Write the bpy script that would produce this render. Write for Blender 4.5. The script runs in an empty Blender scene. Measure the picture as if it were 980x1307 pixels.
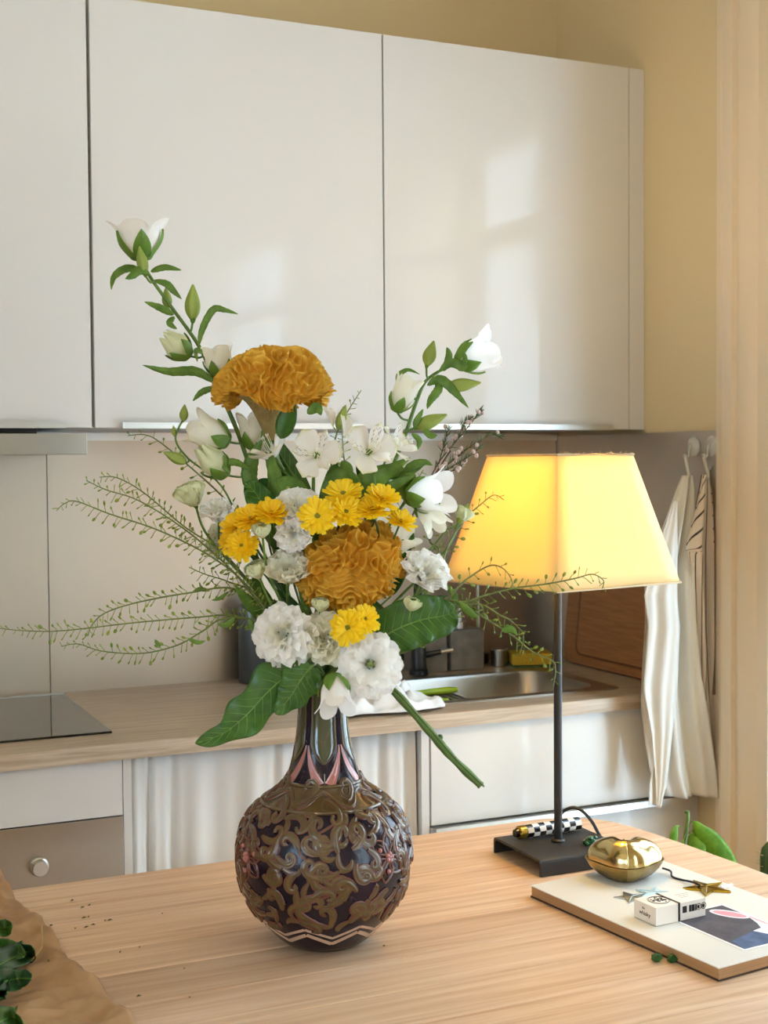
import bpy, bmesh, math, random
import numpy as np
from mathutils import Vector, Matrix, Quaternion

random.seed(11)
rng = np.random.default_rng(5)
scene = bpy.context.scene
COL = scene.collection
PI = math.pi

# ------------------------------------------------------------------ camera
FPX, YAW, PITCH, ROLL = 1720.0, 0.42625, 0.03757, -0.00741
CAM = Vector((-0.54886, -2.52089, 1.39704))
fwd = Vector((math.sin(YAW)*math.cos(PITCH), math.cos(YAW)*math.cos(PITCH), -math.sin(PITCH)))
r0 = Vector((math.cos(YAW), -math.sin(YAW), 0)); u0 = r0.cross(fwd)
RT = math.cos(ROLL)*r0 + math.sin(ROLL)*u0
UP = -math.sin(ROLL)*r0 + math.cos(ROLL)*u0
cam_d = bpy.data.cameras.new('camera'); cam_o = bpy.data.objects.new('camera', cam_d); COL.objects.link(cam_o)
cam_d.sensor_fit = 'HORIZONTAL'; cam_d.sensor_width = 36.0; cam_d.lens = 36.0*FPX/980.0
cam_d.clip_start = 0.05; cam_d.clip_end = 200
cam_o.matrix_world = Matrix(((RT.x, UP.x, -fwd.x, CAM.x), (RT.y, UP.y, -fwd.y, CAM.y), (RT.z, UP.z, -fwd.z, CAM.z), (0, 0, 0, 1)))
cam_d.dof.use_dof = True; cam_d.dof.focus_distance = 1.9; cam_d.dof.aperture_fstop = 63.18/5.0
scene.camera = cam_o

# ------------------------------------------------------------------ sky, sun, window portals, exposure
EXPOSURE, SKY, SUN = 0.28, 10.5, 6.0
world = bpy.data.worlds.new('sky'); scene.world = world; world.use_nodes = True
bg = world.node_tree.nodes['Background']; bg.inputs['Color'].default_value = (0.51, 0.735, 1.0, 1); bg.inputs['Strength'].default_value = SKY
sd = bpy.data.lights.new('sun', 'SUN'); so = bpy.data.objects.new('sun', sd); COL.objects.link(so)
sd.energy = SUN; sd.color = (1.0, 0.97, 0.92); sd.angle = math.radians(0.6)
so.rotation_euler = Vector((0.75, 0.25, -0.60)).to_track_quat('-Z', 'Y').to_euler()   # sunlight on the house across the court
scene.view_settings.view_transform = 'Standard'; scene.view_settings.look = 'None'
scene.view_settings.gamma = 1.0; scene.view_settings.use_curve_mapping = False
scene.view_settings.exposure = EXPOSURE
cy = scene.cycles
cy.max_bounces = 10; cy.diffuse_bounces = 6; cy.glossy_bounces = 4; cy.transmission_bounces = 8; cy.transparent_max_bounces = 12
cy.caustics_reflective = False; cy.caustics_refractive = False; cy.sample_clamp_indirect = 8.0; cy.blur_glossy = 0.5

# ------------------------------------------------------------------ helpers
def ray(x, y): return fwd + RT*((x-490)/FPX) - UP*((y-653.5)/FPX)
def onz(x, y, z): d = ray(x, y); return CAM + d*((z-CAM.z)/d.z)
def ony(x, y, Y): d = ray(x, y); return CAM + d*((Y-CAM.y)/d.y)
def onx(x, y, X): d = ray(x, y); return CAM + d*((X-CAM.x)/d.x)
def at(x, y, d): return CAM + ray(x, y)*d

def lin(c):
    c = c/255.0
    return c/12.92 if c <= 0.04045 else ((c+0.055)/1.055)**2.4
def rgb(r, g, b): return (lin(r), lin(g), lin(b), 1.0)

MATS = {}
def mat(name, col, rough=0.5, metal=0.0, **kw):
    m = bpy.data.materials.new(name); m.use_nodes = True; MATS[name] = m
    nt = m.node_tree; b = nt.nodes['Principled BSDF']; L = nt.links.new
    b.inputs['Base Color'].default_value = col; b.inputs['Roughness'].default_value = rough; b.inputs['Metallic'].default_value = metal
    for k, v in kw.get('inp', {}).items(): b.inputs[k].default_value = v
    tc = nt.nodes.new('ShaderNodeTexCoord'); mp = nt.nodes.new('ShaderNodeMapping')
    L(tc.outputs[kw.get('coord', 'Object')], mp.inputs['Vector']); mp.inputs['Scale'].default_value = kw.get('stretch', (1, 1, 1))
    m['vec'] = 1
    vec = mp.outputs['Vector']
    if kw.get('rand'):                                   # every piece takes its own stretch of the pattern
        oi = nt.nodes.new('ShaderNodeObjectInfo'); ml = nt.nodes.new('ShaderNodeMath'); ml.operation = 'MULTIPLY'; ml.inputs[1].default_value = 37.0
        L(oi.outputs['Random'], ml.inputs[0]); va = nt.nodes.new('ShaderNodeVectorMath'); va.operation = 'ADD'
        L(vec, va.inputs[0]); L(ml.outputs[0], va.inputs[1]); vec = va.outputs[0]
    last = None
    if 'col2' in kw:
        n = nt.nodes.new('ShaderNodeTexNoise'); n.inputs['Scale'].default_value = kw.get('scale', 20); n.inputs['Detail'].default_value = kw.get('detail', 4)
        n.inputs['Roughness'].default_value = 0.6; n.inputs['Distortion'].default_value = kw.get('distort', 0)
        L(vec, n.inputs['Vector'])
        r = nt.nodes.new('ShaderNodeValToRGB'); lo, hi = kw.get('ramp', (0.35, 0.65))
        r.color_ramp.elements[0].position = lo; r.color_ramp.elements[1].position = hi
        r.color_ramp.elements[0].color = col; r.color_ramp.elements[1].color = kw['col2']
        if 'col3' in kw:
            e = r.color_ramp.elements.new((lo+hi)/2); e.color = kw['col3']
        L(n.outputs['Fac'], r.inputs['Fac']); last = r.outputs['Color']
        if kw.get('tone'):
            oi2 = nt.nodes.new('ShaderNodeObjectInfo'); mr = nt.nodes.new('ShaderNodeMapRange')
            mr.inputs['To Min'].default_value = 1-kw['tone']; mr.inputs['To Max'].default_value = 1+kw['tone']
            L(oi2.outputs['Random'], mr.inputs['Value']); hs = nt.nodes.new('ShaderNodeHueSaturation')
            L(mr.outputs[0], hs.inputs['Value']); L(last, hs.inputs['Color']); last = hs.outputs['Color']
        L(last, b.inputs['Base Color'])
    if 'bump' in kw:
        n2 = nt.nodes.new('ShaderNodeTexNoise'); n2.inputs['Scale'].default_value = kw.get('bscale', 60); n2.inputs['Detail'].default_value = kw.get('bdetail', 3)
        L(vec, n2.inputs['Vector']); bp = nt.nodes.new('ShaderNodeBump'); bp.inputs['Strength'].default_value = kw['bump']; bp.inputs['Distance'].default_value = kw.get('bdist', 0.004)
        L(n2.outputs['Fac'], bp.inputs['Height']); L(bp.outputs[0], b.inputs['Normal'])
    return m
def translucent(m, amount, tint=None):
    nt = m.node_tree; b = nt.nodes['Principled BSDF']; out = nt.nodes['Material Output']
    t = nt.nodes.new('ShaderNodeBsdfTranslucent'); mx = nt.nodes.new('ShaderNodeMixShader'); mx.inputs[0].default_value = amount
    if tint: t.inputs['Color'].default_value = tint
    else:
        lk = b.inputs['Base Color'].links
        if lk: nt.links.new(lk[0].from_socket, t.inputs['Color'])
        else: t.inputs['Color'].default_value = b.inputs['Base Color'].default_value
    nt.links.new(b.outputs[0], mx.inputs[1]); nt.links.new(t.outputs[0], mx.inputs[2]); nt.links.new(mx.outputs[0], out.inputs[0])
    return m
def glass(name, col=(1, 1, 1, 1), mixv=0.08, rough=0.0):
    m = bpy.data.materials.new(name); m.use_nodes = True; MATS[name] = m; nt = m.node_tree
    nt.nodes.remove(nt.nodes['Principled BSDF']); o = nt.nodes['Material Output']
    t = nt.nodes.new('ShaderNodeBsdfTransparent'); g = nt.nodes.new('ShaderNodeBsdfGlossy'); x = nt.nodes.new('ShaderNodeMixShader')
    t.inputs[0].default_value = col; g.inputs['Roughness'].default_value = rough; x.inputs[0].default_value = mixv
    nt.links.new(t.outputs[0], x.inputs[1]); nt.links.new(g.outputs[0], x.inputs[2]); nt.links.new(x.outputs[0], o.inputs[0]); return m
def emis(name, col, s):
    m = bpy.data.materials.new(name); m.use_nodes = True; MATS[name] = m; b = m.node_tree.nodes['Principled BSDF']
    b.inputs['Base Color'].default_value = col; b.inputs['Emission Color'].default_value = col; b.inputs['Emission Strength'].default_value = s; return m

class MB:
    """collects geometry; build() links it as one mesh object"""
    def __init__(s): s.v = []; s.f = []; s.mi = []; s.cur = 0
    def add(s, vs, fs):
        n = len(s.v); s.v += [tuple(v) for v in vs]; s.f += [tuple(i+n for i in f) for f in fs]; s.mi += [s.cur]*len(fs); return s
    def box(s, a, b, bev=0.0):
        (x0, y0, z0), (x1, y1, z1) = a, b
        if bev <= 0:
            return s.add([(x0,y0,z0),(x1,y0,z0),(x1,y1,z0),(x0,y1,z0),(x0,y0,z1),(x1,y0,z1),(x1,y1,z1),(x0,y1,z1)],
                         [(0,3,2,1),(4,5,6,7),(0,1,5,4),(1,2,6,5),(2,3,7,6),(3,0,4,7)])
        bm = bmesh.new(); bmesh.ops.create_cube(bm, size=1.0)
        for v in bm.verts: v.co = Vector(((x0+x1)/2+v.co.x*(x1-x0), (y0+y1)/2+v.co.y*(y1-y0), (z0+z1)/2+v.co.z*(z1-z0)))
        bmesh.ops.bevel(bm, geom=list(bm.edges), offset=bev, segments=2, profile=0.6, affect='EDGES')
        return s.bm(bm)
    def bm(s, bm):
        bm.verts.index_update(); s.add([v.co for v in bm.verts], [[v.index for v in f.verts] for f in bm.faces]); bm.free(); return s
    def tube(s, pts, rad, n=8, cap=True):
        pts = [Vector(p) for p in pts]; m = len(pts)
        if not hasattr(rad, '__len__'): rad = [rad]*m
        t0 = (pts[1]-pts[0]).normalized(); ref = Vector((0,0,1)) if abs(t0.z) < 0.9 else Vector((1,0,0))
        nv = t0.cross(ref).normalized(); vs = []; fs = []
        for i, p in enumerate(pts):
            t = (pts[min(i+1,m-1)]-pts[max(i-1,0)])
            t = t.normalized() if t.length > 1e-9 else t0
            nv = (nv - t*nv.dot(t)); nv = nv.normalized() if nv.length > 1e-9 else t.orthogonal().normalized()
            bn = t.cross(nv)
            for k in range(n):
                a = 2*PI*k/n; vs.append(p + (nv*math.cos(a)+bn*math.sin(a))*rad[i])
        for i in range(m-1):
            for k in range(n):
                k2 = (k+1) % n; fs.append((i*n+k, i*n+k2, (i+1)*n+k2, (i+1)*n+k))
        if cap: fs.append(tuple(range(n-1, -1, -1))); fs.append(tuple((m-1)*n+k for k in range(n)))
        return s.add(vs, fs)
    def lathe(s, prof, n=48, c=(0,0,0), cap=True):
        vs = []; fs = []; m = len(prof)
        for (r, z) in prof:
            for k in range(n):
                a = 2*PI*k/n; vs.append((c[0]+r*math.cos(a), c[1]+r*math.sin(a), c[2]+z))
        for i in range(m-1):
            for k in range(n):
                k2 = (k+1) % n; fs.append((i*n+k, i*n+k2, (i+1)*n+k2, (i+1)*n+k))
        if cap: fs.append(tuple(range(n-1, -1, -1))); fs.append(tuple((m-1)*n+k for k in range(n)))
        return s.add(vs, fs)
    def grid(s, nu, nv, fn, closeu=False):
        vs = [fn(i/(nu if closeu else nu-1), j/(nv-1)) for j in range(nv) for i in range(nu)]
        fs = []
        for j in range(nv-1):
            for i in range(nu if closeu else nu-1):
                i2 = (i+1) % nu; fs.append((j*nu+i, j*nu+i2, (j+1)*nu+i2, (j+1)*nu+i))
        return s.add(vs, fs)
    def prism(s, poly, z0, z1):
        n = len(poly); vs = [(x, y, z0) for x, y in poly]+[(x, y, z1) for x, y in poly]
        return s.add(vs, [tuple(range(n-1,-1,-1)), tuple(range(n,2*n))]+[(i, (i+1)%n, n+(i+1)%n, n+i) for i in range(n)])
    def sphere(s, c, r, n=10, m=7):
        c = Vector(c); rr = Vector(r) if hasattr(r, '__len__') else Vector((r, r, r))
        vs = [c+Vector((0,0,-rr.z))]; fs = []
        for j in range(1, m):
            ph = -PI/2+PI*j/m
            for k in range(n):
                a = 2*PI*k/n; vs.append(c+Vector((rr.x*math.cos(ph)*math.cos(a), rr.y*math.cos(ph)*math.sin(a), rr.z*math.sin(ph))))
        vs.append(c+Vector((0,0,rr.z))); top = len(vs)-1
        for k in range(n): fs.append((0, 1+(k+1)%n, 1+k)); fs.append((top, top-n+k, top-n+(k+1)%n))
        for j in range(m-2):
            for k in range(n): a = 1+j*n; fs.append((a+k, a+(k+1)%n, a+n+(k+1)%n, a+n+k))
        return s.add(vs, fs)
    def xform(s, M, start=0):
        for i in range(start, len(s.v)): s.v[i] = tuple(M @ Vector(s.v[i]))
        return s
    def mesh(s, name, mats, smooth=True, origin=(0,0,0), auto=None):
        ox, oy, oz = origin; me = bpy.data.meshes.new(name)
        me.from_pydata([(a-ox, b-oy, c-oz) for a, b, c in s.v], [], s.f)
        for m in (mats if isinstance(mats, (list, tuple)) else [mats]): me.materials.append(MATS[m] if isinstance(m, str) else m)
        if any(s.mi): me.polygons.foreach_set('material_index', s.mi)
        if smooth: me.polygons.foreach_set('use_smooth', [True]*len(me.polygons))
        me.update()
        if smooth and auto is not None: me.set_sharp_from_angle(angle=math.radians(auto))
        return me
    def build(s, name, mats, parent=None, smooth=True, origin=None, auto=40, thick=0, sub=0):
        og = origin if origin is not None else ((0,0,0) if parent is None else parent['_o'])
        me = s.mesh(name, mats, smooth, og, auto); o = bpy.data.objects.new(name, me); COL.objects.link(o)
        if parent is not None: o.parent = parent; o['_o'] = parent['_o']
        else: o.location = og; o['_o'] = tuple(og)
        if sub: md = o.modifiers.new('smooth', 'SUBSURF'); md.levels = sub; md.render_levels = sub
        if thick: md = o.modifiers.new('thickness', 'SOLIDIFY'); md.thickness = thick; md.offset = 0
        return o
def tag(o, label, cat, group=None):
    o['label'] = label; o['category'] = cat
    if group: o['group'] = group
    return o
def thing(name, label, cat, loc=(0,0,0), group=None):
    o = bpy.data.objects.new(name, None); COL.objects.link(o); o.location = loc; o['_o'] = tuple(loc); o.empty_display_size = 0.02
    return tag(o, label, cat, group)
def place(name, me, M, parent):
    """a mesh shared by several pieces, set at world matrix M under its thing"""
    o = bpy.data.objects.new(name, me); COL.objects.link(o); o.parent = parent; o['_o'] = parent['_o']
    o.matrix_local = Matrix.Translation(-Vector(parent['_o'])) @ M; return o
def struct(o): o['kind'] = 'structure'; return o
def spline(pts, n=8):
    """Catmull-Rom through the points"""
    P = [Vector(p) for p in pts]; out = []
    if len(P) < 3: 
        return [P[0].lerp(P[-1], i/n) for i in range(n+1)]
    for i in range(len(P)-1):
        a = P[max(i-1,0)]; b = P[i]; c = P[i+1]; d = P[min(i+2,len(P)-1)]
        for k in range(n):
            t = k/n; out.append(0.5*((2*b)+(c-a)*t+(2*a-5*b+4*c-d)*t*t+(3*b-a-3*c+d)*t**3))
    out.append(P[-1]); return out
def orient(axis, roll=0.0):
    """rotation that turns +Z onto axis"""
    q = Vector((0,0,1)).rotation_difference(Vector(axis).normalized())
    return (q.to_matrix() @ Matrix.Rotation(roll, 3, 'Z')).to_4x4()
def TR(loc, axis=(0,0,1), roll=0.0, s=1.0):
    S = Matrix.Diagonal((s, s, s, 1)) if not hasattr(s, '__len__') else Matrix.Diagonal((*s, 1))
    return Matrix.Translation(loc) @ orient(axis, roll) @ S

# ------------------------------------------------------------------ materials of the room
mat('wall_paint', rgb(214, 194, 152), 0.85, bump=0.08, bscale=120, bdist=0.002)
mat('room_paint', rgb(240, 230, 210), 0.85)
mat('ceiling_paint', rgb(238, 222, 192), 0.9)
mat('trim_paint', rgb(222, 204, 176), 0.45)
mat('floor_wood', rgb(150, 112, 78), 0.4, col2=rgb(176, 136, 98), scale=6, stretch=(1, 12, 1))
mat('white_gloss', rgb(210, 207, 201), 0.06, inp={'Specular IOR Level': 0.24}, bump=0.015, bscale=9, bdist=0.01)
mat('carcass', rgb(205, 202, 196), 0.5)
mat('shadow_gap', rgb(60, 50, 38), 0.8)
mat('aluminium', rgb(205, 203, 198), 0.32, 1.0)
mat('steel', rgb(176, 170, 160), 0.30, 1.0, bump=0.02, bscale=40, stretch=(1, 30, 30))
mat('steel_dark', rgb(120, 116, 110), 0.35, 1.0)
mat('splash_metal', rgb(192, 180, 164), 0.40, 1.0, bump=0.02, bscale=300, bdist=0.001)
mat('worktop_wood', rgb(166, 146, 122), 0.38, col2=rgb(200, 182, 160), scale=5, stretch=(1, 22, 22), detail=6, distort=0.6)
mat('black_plastic', rgb(24, 23, 22), 0.35)
mat('rubber', rgb(16, 15, 15), 0.6)
mat('cook_glass', rgb(20, 18, 16), 0.06, inp={'Specular IOR Level': 0.7})
mat('table_wood', rgb(198, 156, 121), 0.42, inp={'Specular IOR Level': 0.3}, col2=rgb(234, 205, 175), col3=rgb(218, 183, 150), scale=2.6, stretch=(1, 26, 26), detail=8, distort=0.5, rand=True, tone=0.11, ramp=(0.28, 0.72), bump=0.10, bscale=5, bdist=0.002)
mat('white_cord', rgb(220, 218, 212), 0.5)
glass('window_glass', mixv=0.06)
mat('facade', rgb(224, 222, 216), 0.9, bump=0.2, bscale=4)
mat('facade_stone', rgb(236, 232, 224), 0.9)
mat('dark_pane', rgb(70, 84, 100), 0.1)

# ------------------------------------------------------------------ room shell
RW = 1.2415; BW = 0.37; LW = -3.4; FW = -5.2; CE = 3.0; TH = 0.28
floor = struct(MB().box((LW-TH, FW-TH, -0.1), (RW+TH, BW+TH, 0)).build('floor', 'floor_wood', smooth=False))
ceil_ = struct(MB().box((LW-TH, FW-TH, CE), (RW+TH, BW+TH, CE+0.1)).build('ceiling', 'ceiling_paint', smooth=False))
wall_back = struct(MB().box((LW-TH, BW, 0), (RW+TH, BW+TH, CE)).build('wall_back', 'wall_paint', smooth=False))
FILL_WIN = (-3.9, -2.3, 0.85, 2.40)                                      # y0, y1, z0, z1 of the unseen window added in the left wall for fill
m = MB(); ly0, ly1, lz0, lz1 = FILL_WIN
m.box((LW-TH, FW, 0), (LW, ly0, CE)); m.box((LW-TH, ly1, 0), (LW, BW, CE)); m.box((LW-TH, ly0, 0), (LW, ly1, lz0)); m.box((LW-TH, ly0, lz1), (LW, ly1, CE))
wall_left = struct(m.build('wall_left', 'room_paint', smooth=False))
wall_front = struct(MB().box((LW-TH, FW-TH, 0), (RW+TH, FW, CE)).build('wall_front', 'room_paint', smooth=False))
WINS = [(-1.42, -0.43, 0.02, 2.33), (-4.10, -2.30, 0.02, 2.33)]      # y0, y1, z0, z1 of the tall windows in the right wall
m = MB(); ys = [FW]
for (a, b, z0, z1) in sorted(WINS): ys += [a, b]
ys.append(BW)
for k in range(0, len(ys), 2): m.box((RW, ys[k], 0), (RW+TH, ys[k+1], CE))
for (a, b, z0, z1) in WINS:
    m.box((RW, a, z1), (RW+TH, b, CE)); m.box((RW, a, 0), (RW+TH, b, z0))
wall_right = struct(m.build('wall_right', 'wall_paint', smooth=False))

def window(n, y0, y1, z0, z1):
    w = thing('window_%d' % n, '', ''); del w['label']; del w['category']; struct(w); w.location = (RW+0.06, (y0+y1)/2, z0); w['_o'] = tuple(w.location)
    X0, X1 = RW+0.03, RW+0.09; g = MB(); e = 0.03
    g.box((X0, y0, z0), (X1, y0+e, z1)); g.box((X0, y1-e, z0), (X1, y1, z1)); g.box((X0, y0+e, z1-e), (X1, y1-e, z1)); g.box((X0, y0+e, z0), (X1, y1-e, z0+0.05))
    g.build('window_frame', 'trim_paint', w, smooth=False)
    ym = (y0+y1)/2; zt = 1.98
    for (a, b) in ((y0+e, ym), (ym, y1-e)):
        s = MB(); f = 0.045
        s.box((X0+.005, a, z0+.05), (X1-.01, a+f, z1-e)); s.box((X0+.005, b-f, z0+.05), (X1-.01, b, z1-e))
        for (c, d) in ((z0+.05, z0+.14), (zt, zt+0.06), (z1-e-f, z1-e)): s.box((X0+.005, a+f, c), (X1-.01, b-f, d))
        sh = s.build('sash', 'trim_paint', w, smooth=False)
        for (c, d) in ((z0+.14, zt), (zt+.06, z1-e-f)):
            MB().box((X0+.025, a+f, c), (X0+.029, b-f, d)).build('pane', 'window_glass', sh, smooth=False)
    return w
for i, (a, b, c, d) in enumerate(WINS):
    window(i+1, a, b, c, d)
    pl = bpy.data.lights.new('window_portal', 'AREA'); po = bpy.data.objects.new('window_portal', pl); COL.objects.link(po)
    pl.shape = 'RECTANGLE'; pl.size = d-c; pl.size_y = b-a; pl.cycles.is_portal = True
    po.location = (RW+TH+0.02, (a+b)/2, (c+d)/2); po.rotation_euler = (0, PI/2, 0)
def fill_window(n):  # unseen window, added to let sky light fill the room from the left
    w = thing('window_%d' % n, '', ''); del w['label']; del w['category']; struct(w); w.location = (LW-.1, (ly0+ly1)/2, lz0); w['_o'] = tuple(w.location)
    g = MB(); e = .04; X0, X1 = LW-.13, LW-.07
    g.box((X0, ly0, lz0), (X1, ly0+e, lz1)); g.box((X0, ly1-e, lz0), (X1, ly1, lz1)); g.box((X0, ly0+e, lz1-e), (X1, ly1-e, lz1)); g.box((X0, ly0+e, lz0), (X1, ly1-e, lz0+e))
    g.build('window_frame', 'trim_paint', w, smooth=False); k = 3; W_ = (ly1-ly0-2*e)/k
    for i in range(k):
        a = ly0+e+W_*i; b = a+W_; s = MB(); f = .045
        s.box((X0+.01, a, lz0+e), (X1-.005, a+f, lz1-e)); s.box((X0+.01, b-f, lz0+e), (X1-.005, b, lz1-e)); s.box((X0+.01, a+f, lz0+e), (X1-.005, b-f, lz0+e+f)); s.box((X0+.01, a+f, lz1-e-f), (X1-.005, b-f, lz1-e))
        sh = s.build('sash', 'trim_paint', w, smooth=False); MB().box((LW-.102, a+f, lz0+e+f), (LW-.098, b-f, lz1-e-f)).build('pane', 'window_glass', sh, smooth=False)
    pl = bpy.data.lights.new('window_portal', 'AREA'); po = bpy.data.objects.new('window_portal', pl); COL.objects.link(po)
    pl.shape = 'RECTANGLE'; pl.size = lz1-lz0; pl.size_y = ly1-ly0; pl.cycles.is_portal = True
    po.location = (LW-TH-.02, (ly0+ly1)/2, (lz0+lz1)/2); po.rotation_euler = (0, -PI/2, 0)
fill_window(3)
def casing(n, y0, y1, ztop):
    """moulded timber architrave round a window opening"""
    prof = [(0.163, 0), (0.163, .012), (.144, .012), (.141, .021), (.134, .019), (.118, .034), (.100, .037), (.088, .034), (.084, .024), (.078, .024), (.070, .030), (.052, .028), (.030, .016), (-.002, .016), (-.002, -.028)]
    m = MB(); k = len(prof)
    def ring(fn): return [fn(a, p) for a, p in prof]
    rings = [ring(lambda a, p: (RW-p, y1+a, 0)), ring(lambda a, p: (RW-p, y1+a, ztop+a)), ring(lambda a, p: (RW-p, y0-a, ztop+a)), ring(lambda a, p: (RW-p, y0-a, 0))]
    vs = [v for r in rings for v in r]; fs = [(i*k+j, i*k+j+1, (i+1)*k+j+1, (i+1)*k+j) for i in range(3) for j in range(k-1)]
    m.add(vs, fs); o = m.build('trim_%d' % n, 'trim_paint', auto=25); return struct(o)
for i, (a, b, c, d) in enumerate(WINS): casing(i+1, a, b, d)

# warm fill lamp added out of view behind the camera, shaped as a pendant
t = thing('fill_pendant', 'added fill lamp, a white globe hung out of view behind the camera', 'lamp', (-1.5, -3.1, 2.2))
MB().sphere((-1.5, -3.1, 2.36), .15, 24, 16).build('globe', emis('fill_glow', (1.0, .80, .56, 1), 14.0), t)
MB().tube([(-1.5, -3.1, 2.5), (-1.5, -3.1, 3.0)], .004, 6).build('cord', 'white_cord', t)
# house across the court, seen only as a reflection and through the panes
hb = thing('courtyard_house', 'sunlit pale stone house across the court, reflected in the cabinet door', 'building', (9.0, -3.0, -4))
MB().box((9.0, -44, -4), (10.0, 12, 9)).build('facade', 'facade', hb, smooth=False)
for zc in (0.0, 3.4, 6.6):
    MB().box((8.86, -44, zc-0.75), (9.0, 12, zc-0.5)).build('ledge', 'facade_stone', hb, smooth=False)
    for yc in range(-40, 10, 3):
        fr = MB(); fr.box((8.93, yc-.55, zc), (9.0, yc-.45, zc+2)); fr.box((8.93, yc+.45, zc), (9.0, yc+.55, zc+2)); fr.box((8.88, yc-.65, zc+2), (9.0, yc+.65, zc+2.2))
        w = fr.build('window', 'facade_stone', hb, smooth=False)
        MB().box((8.985, yc-.45, zc), (8.99, yc+.45, zc+2)).build('pane', 'dark_pane', w, smooth=False)

# wall cladding behind the worktop
for (x0, x1) in ((-2.4, -1.222), (-1.220, -0.021), (-0.019, RW-0.009)):
    MB().box((x0, BW-.008, .905), (x1, BW-.0005, 1.446)).build('backsplash_panel', 'splash_metal', wall_back, smooth=False)
MB().box((-2.4, BW-.014, 1.446), (RW-.009, BW-.0005, 1.463)).build('edge_strip', 'aluminium', wall_back, smooth=False)
MB().box((RW-.008, -.262, .905), (RW-.0005, BW-.0005, 1.456)).build('backsplash_panel', 'splash_metal', wall_right, smooth=False)
MB().box((RW-.004, .020, 2.30), (RW, .02, 2.3))

# ------------------------------------------------------------------ wall cabinets
ZB, ZT = 1.464, 2.264
WL = {-1.2: 'white gloss wall cabinet over the cooktop end of the worktop', -0.6: 'white gloss wall cabinet directly above the steel cooker hood',
      0.0: 'white gloss wall cabinet between the hood cabinet and the corner cabinet', 0.6: 'white gloss wall cabinet beside the right wall, its door mirroring the window'}
for x0 in (-1.2, -.6, 0.0, 0.6):
    t = thing('wall_cabinet', WL[x0], 'cabinet', (x0+.3, .19, ZB), 'white wall cabinets')
    MB().box((x0+.0005, .021, ZB), (x0+.5995, BW-.0005, ZT)).build('carcass', 'carcass', t, smooth=False)
    ga = .0045 if x0 == 0 else .0018
    d = MB().box((x0+ga, 0, ZB), (x0+.5985, .018, ZT), .0012).build('door', 'white_gloss', t, smooth=False)
    h = MB(); h.box((x0+.053, -.013, ZB-.0015), (x0+.548, 0.001, ZB+.0005)); h.box((x0+.053, -.0145, ZB-.0015), (x0+.548, -.0125, ZB+.010))
    h.build('edge_handle', 'aluminium', d, smooth=False)
tag(MB().box((1.2005, 0.001, ZB), (RW-.0006, .019, ZT), .001).build('filler_strip', 'white_gloss', smooth=False, origin=(1.22, .01, ZB)), 'narrow white filler strip between the last wall cabinet and the wall', 'panel')

# cooker hood
t = thing('cooker_hood', 'slim brushed steel pull-out cooker hood below the wall cabinet', 'hood', (-.3, .15, 1.414))
MB().box((-.588, -.012, 1.414), (-.014, .004, 1.4525), .001).build('front_panel', 'steel', t, smooth=False)
MB().box((-.585, .004, 1.416), (-.017, .34, 1.446)).build('body', 'steel_dark', t, smooth=False)
MB().box((-.580, .02, 1.446), (-.10, .30, 1.4635)).build('filter_box', 'black_plastic', t, smooth=False)
for xx in (-.47, -.28): 
    l = MB().lathe([(.03, 1.4125), (.03, 1.4162)], 20, (xx, .22, 0)).build('lamp_disc', emis('hood_glow%d' % int(-xx*100), (1.0, .72, .42, 1), 6.0), t)
    sp = bpy.data.lights.new('hood_lamp', 'SPOT'); sp.energy = 1.0; sp.color = (1.0, .70, .40); sp.spot_size = math.radians(120); sp.spot_blend = 0.8; sp.shadow_soft_size = .03
    spo = bpy.data.objects.new('hood_lamp', sp); COL.objects.link(spo); spo.location = (xx, .22, 1.409); spo.parent = None

# ------------------------------------------------------------------ worktop, base units
WF = -.215; FR = -.198
SK = dict(x0=.60, x1=1.083, y0=-.135, y1=.185)
wt = MB()
pts = [(-2.4, WF), (RW-.009, WF), (RW-.009, BW-.009), (-2.4, BW-.009)]
ox = [-2.4, SK['x0']+.02, SK['x1']-.02, RW-.0085]; oy = [WF, SK['y0']+.02, SK['y1']-.02, BW-.009]
tv = [(x, y, z) for z in (.882, .9085, .91) for y in oy for x in ox]; tv = [(x, y+(.0015 if (z == .91 and y == WF) else 0), z) for x, y, z in tv]
id_ = lambda k, j, i: k*16+j*4+i; tf = []
for j in range(3):
    for i in range(3):
        if not (i == 1 and j == 1): tf.append((id_(2, j, i), id_(2, j, i+1), id_(2, j+1, i+1), id_(2, j+1, i))); tf.append((id_(0, j, i), id_(0, j+1, i), id_(0, j+1, i+1), id_(0, j, i+1)))
for k in range(2):
    for i in range(3): tf.append((id_(k, 0, i), id_(k, 0, i+1), id_(k+1, 0, i+1), id_(k+1, 0, i))); tf.append((id_(k, 3, i+1), id_(k, 3, i), id_(k+1, 3, i), id_(k+1, 3, i+1)))
    for j in range(3): tf.append((id_(k, j, 3), id_(k, j+1, 3), id_(k+1, j+1, 3), id_(k+1, j, 3))); tf.append((id_(k, j+1, 0), id_(k, j, 0), id_(k+1, j, 0), id_(k+1, j+1, 0)))
    tf += [(id_(k, 1, 1), id_(k, 2, 1), id_(k+1, 2, 1), id_(k+1, 1, 1)), (id_(k, 2, 2), id_(k, 1, 2), id_(k+1, 1, 2), id_(k+1, 2, 2)), (id_(k, 1, 2), id_(k, 1, 1), id_(k+1, 1, 1), id_(k+1, 1, 2)), (id_(k, 2, 1), id_(k, 2, 2), id_(k+1, 2, 2), id_(k+1, 2, 1))]
wt.add(tv, tf)
tag(wt.build('worktop', 'worktop_wood', smooth=False, origin=(0, 0, .882)), 'grey oak laminate worktop running along the whole back wall', 'worktop')

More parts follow.
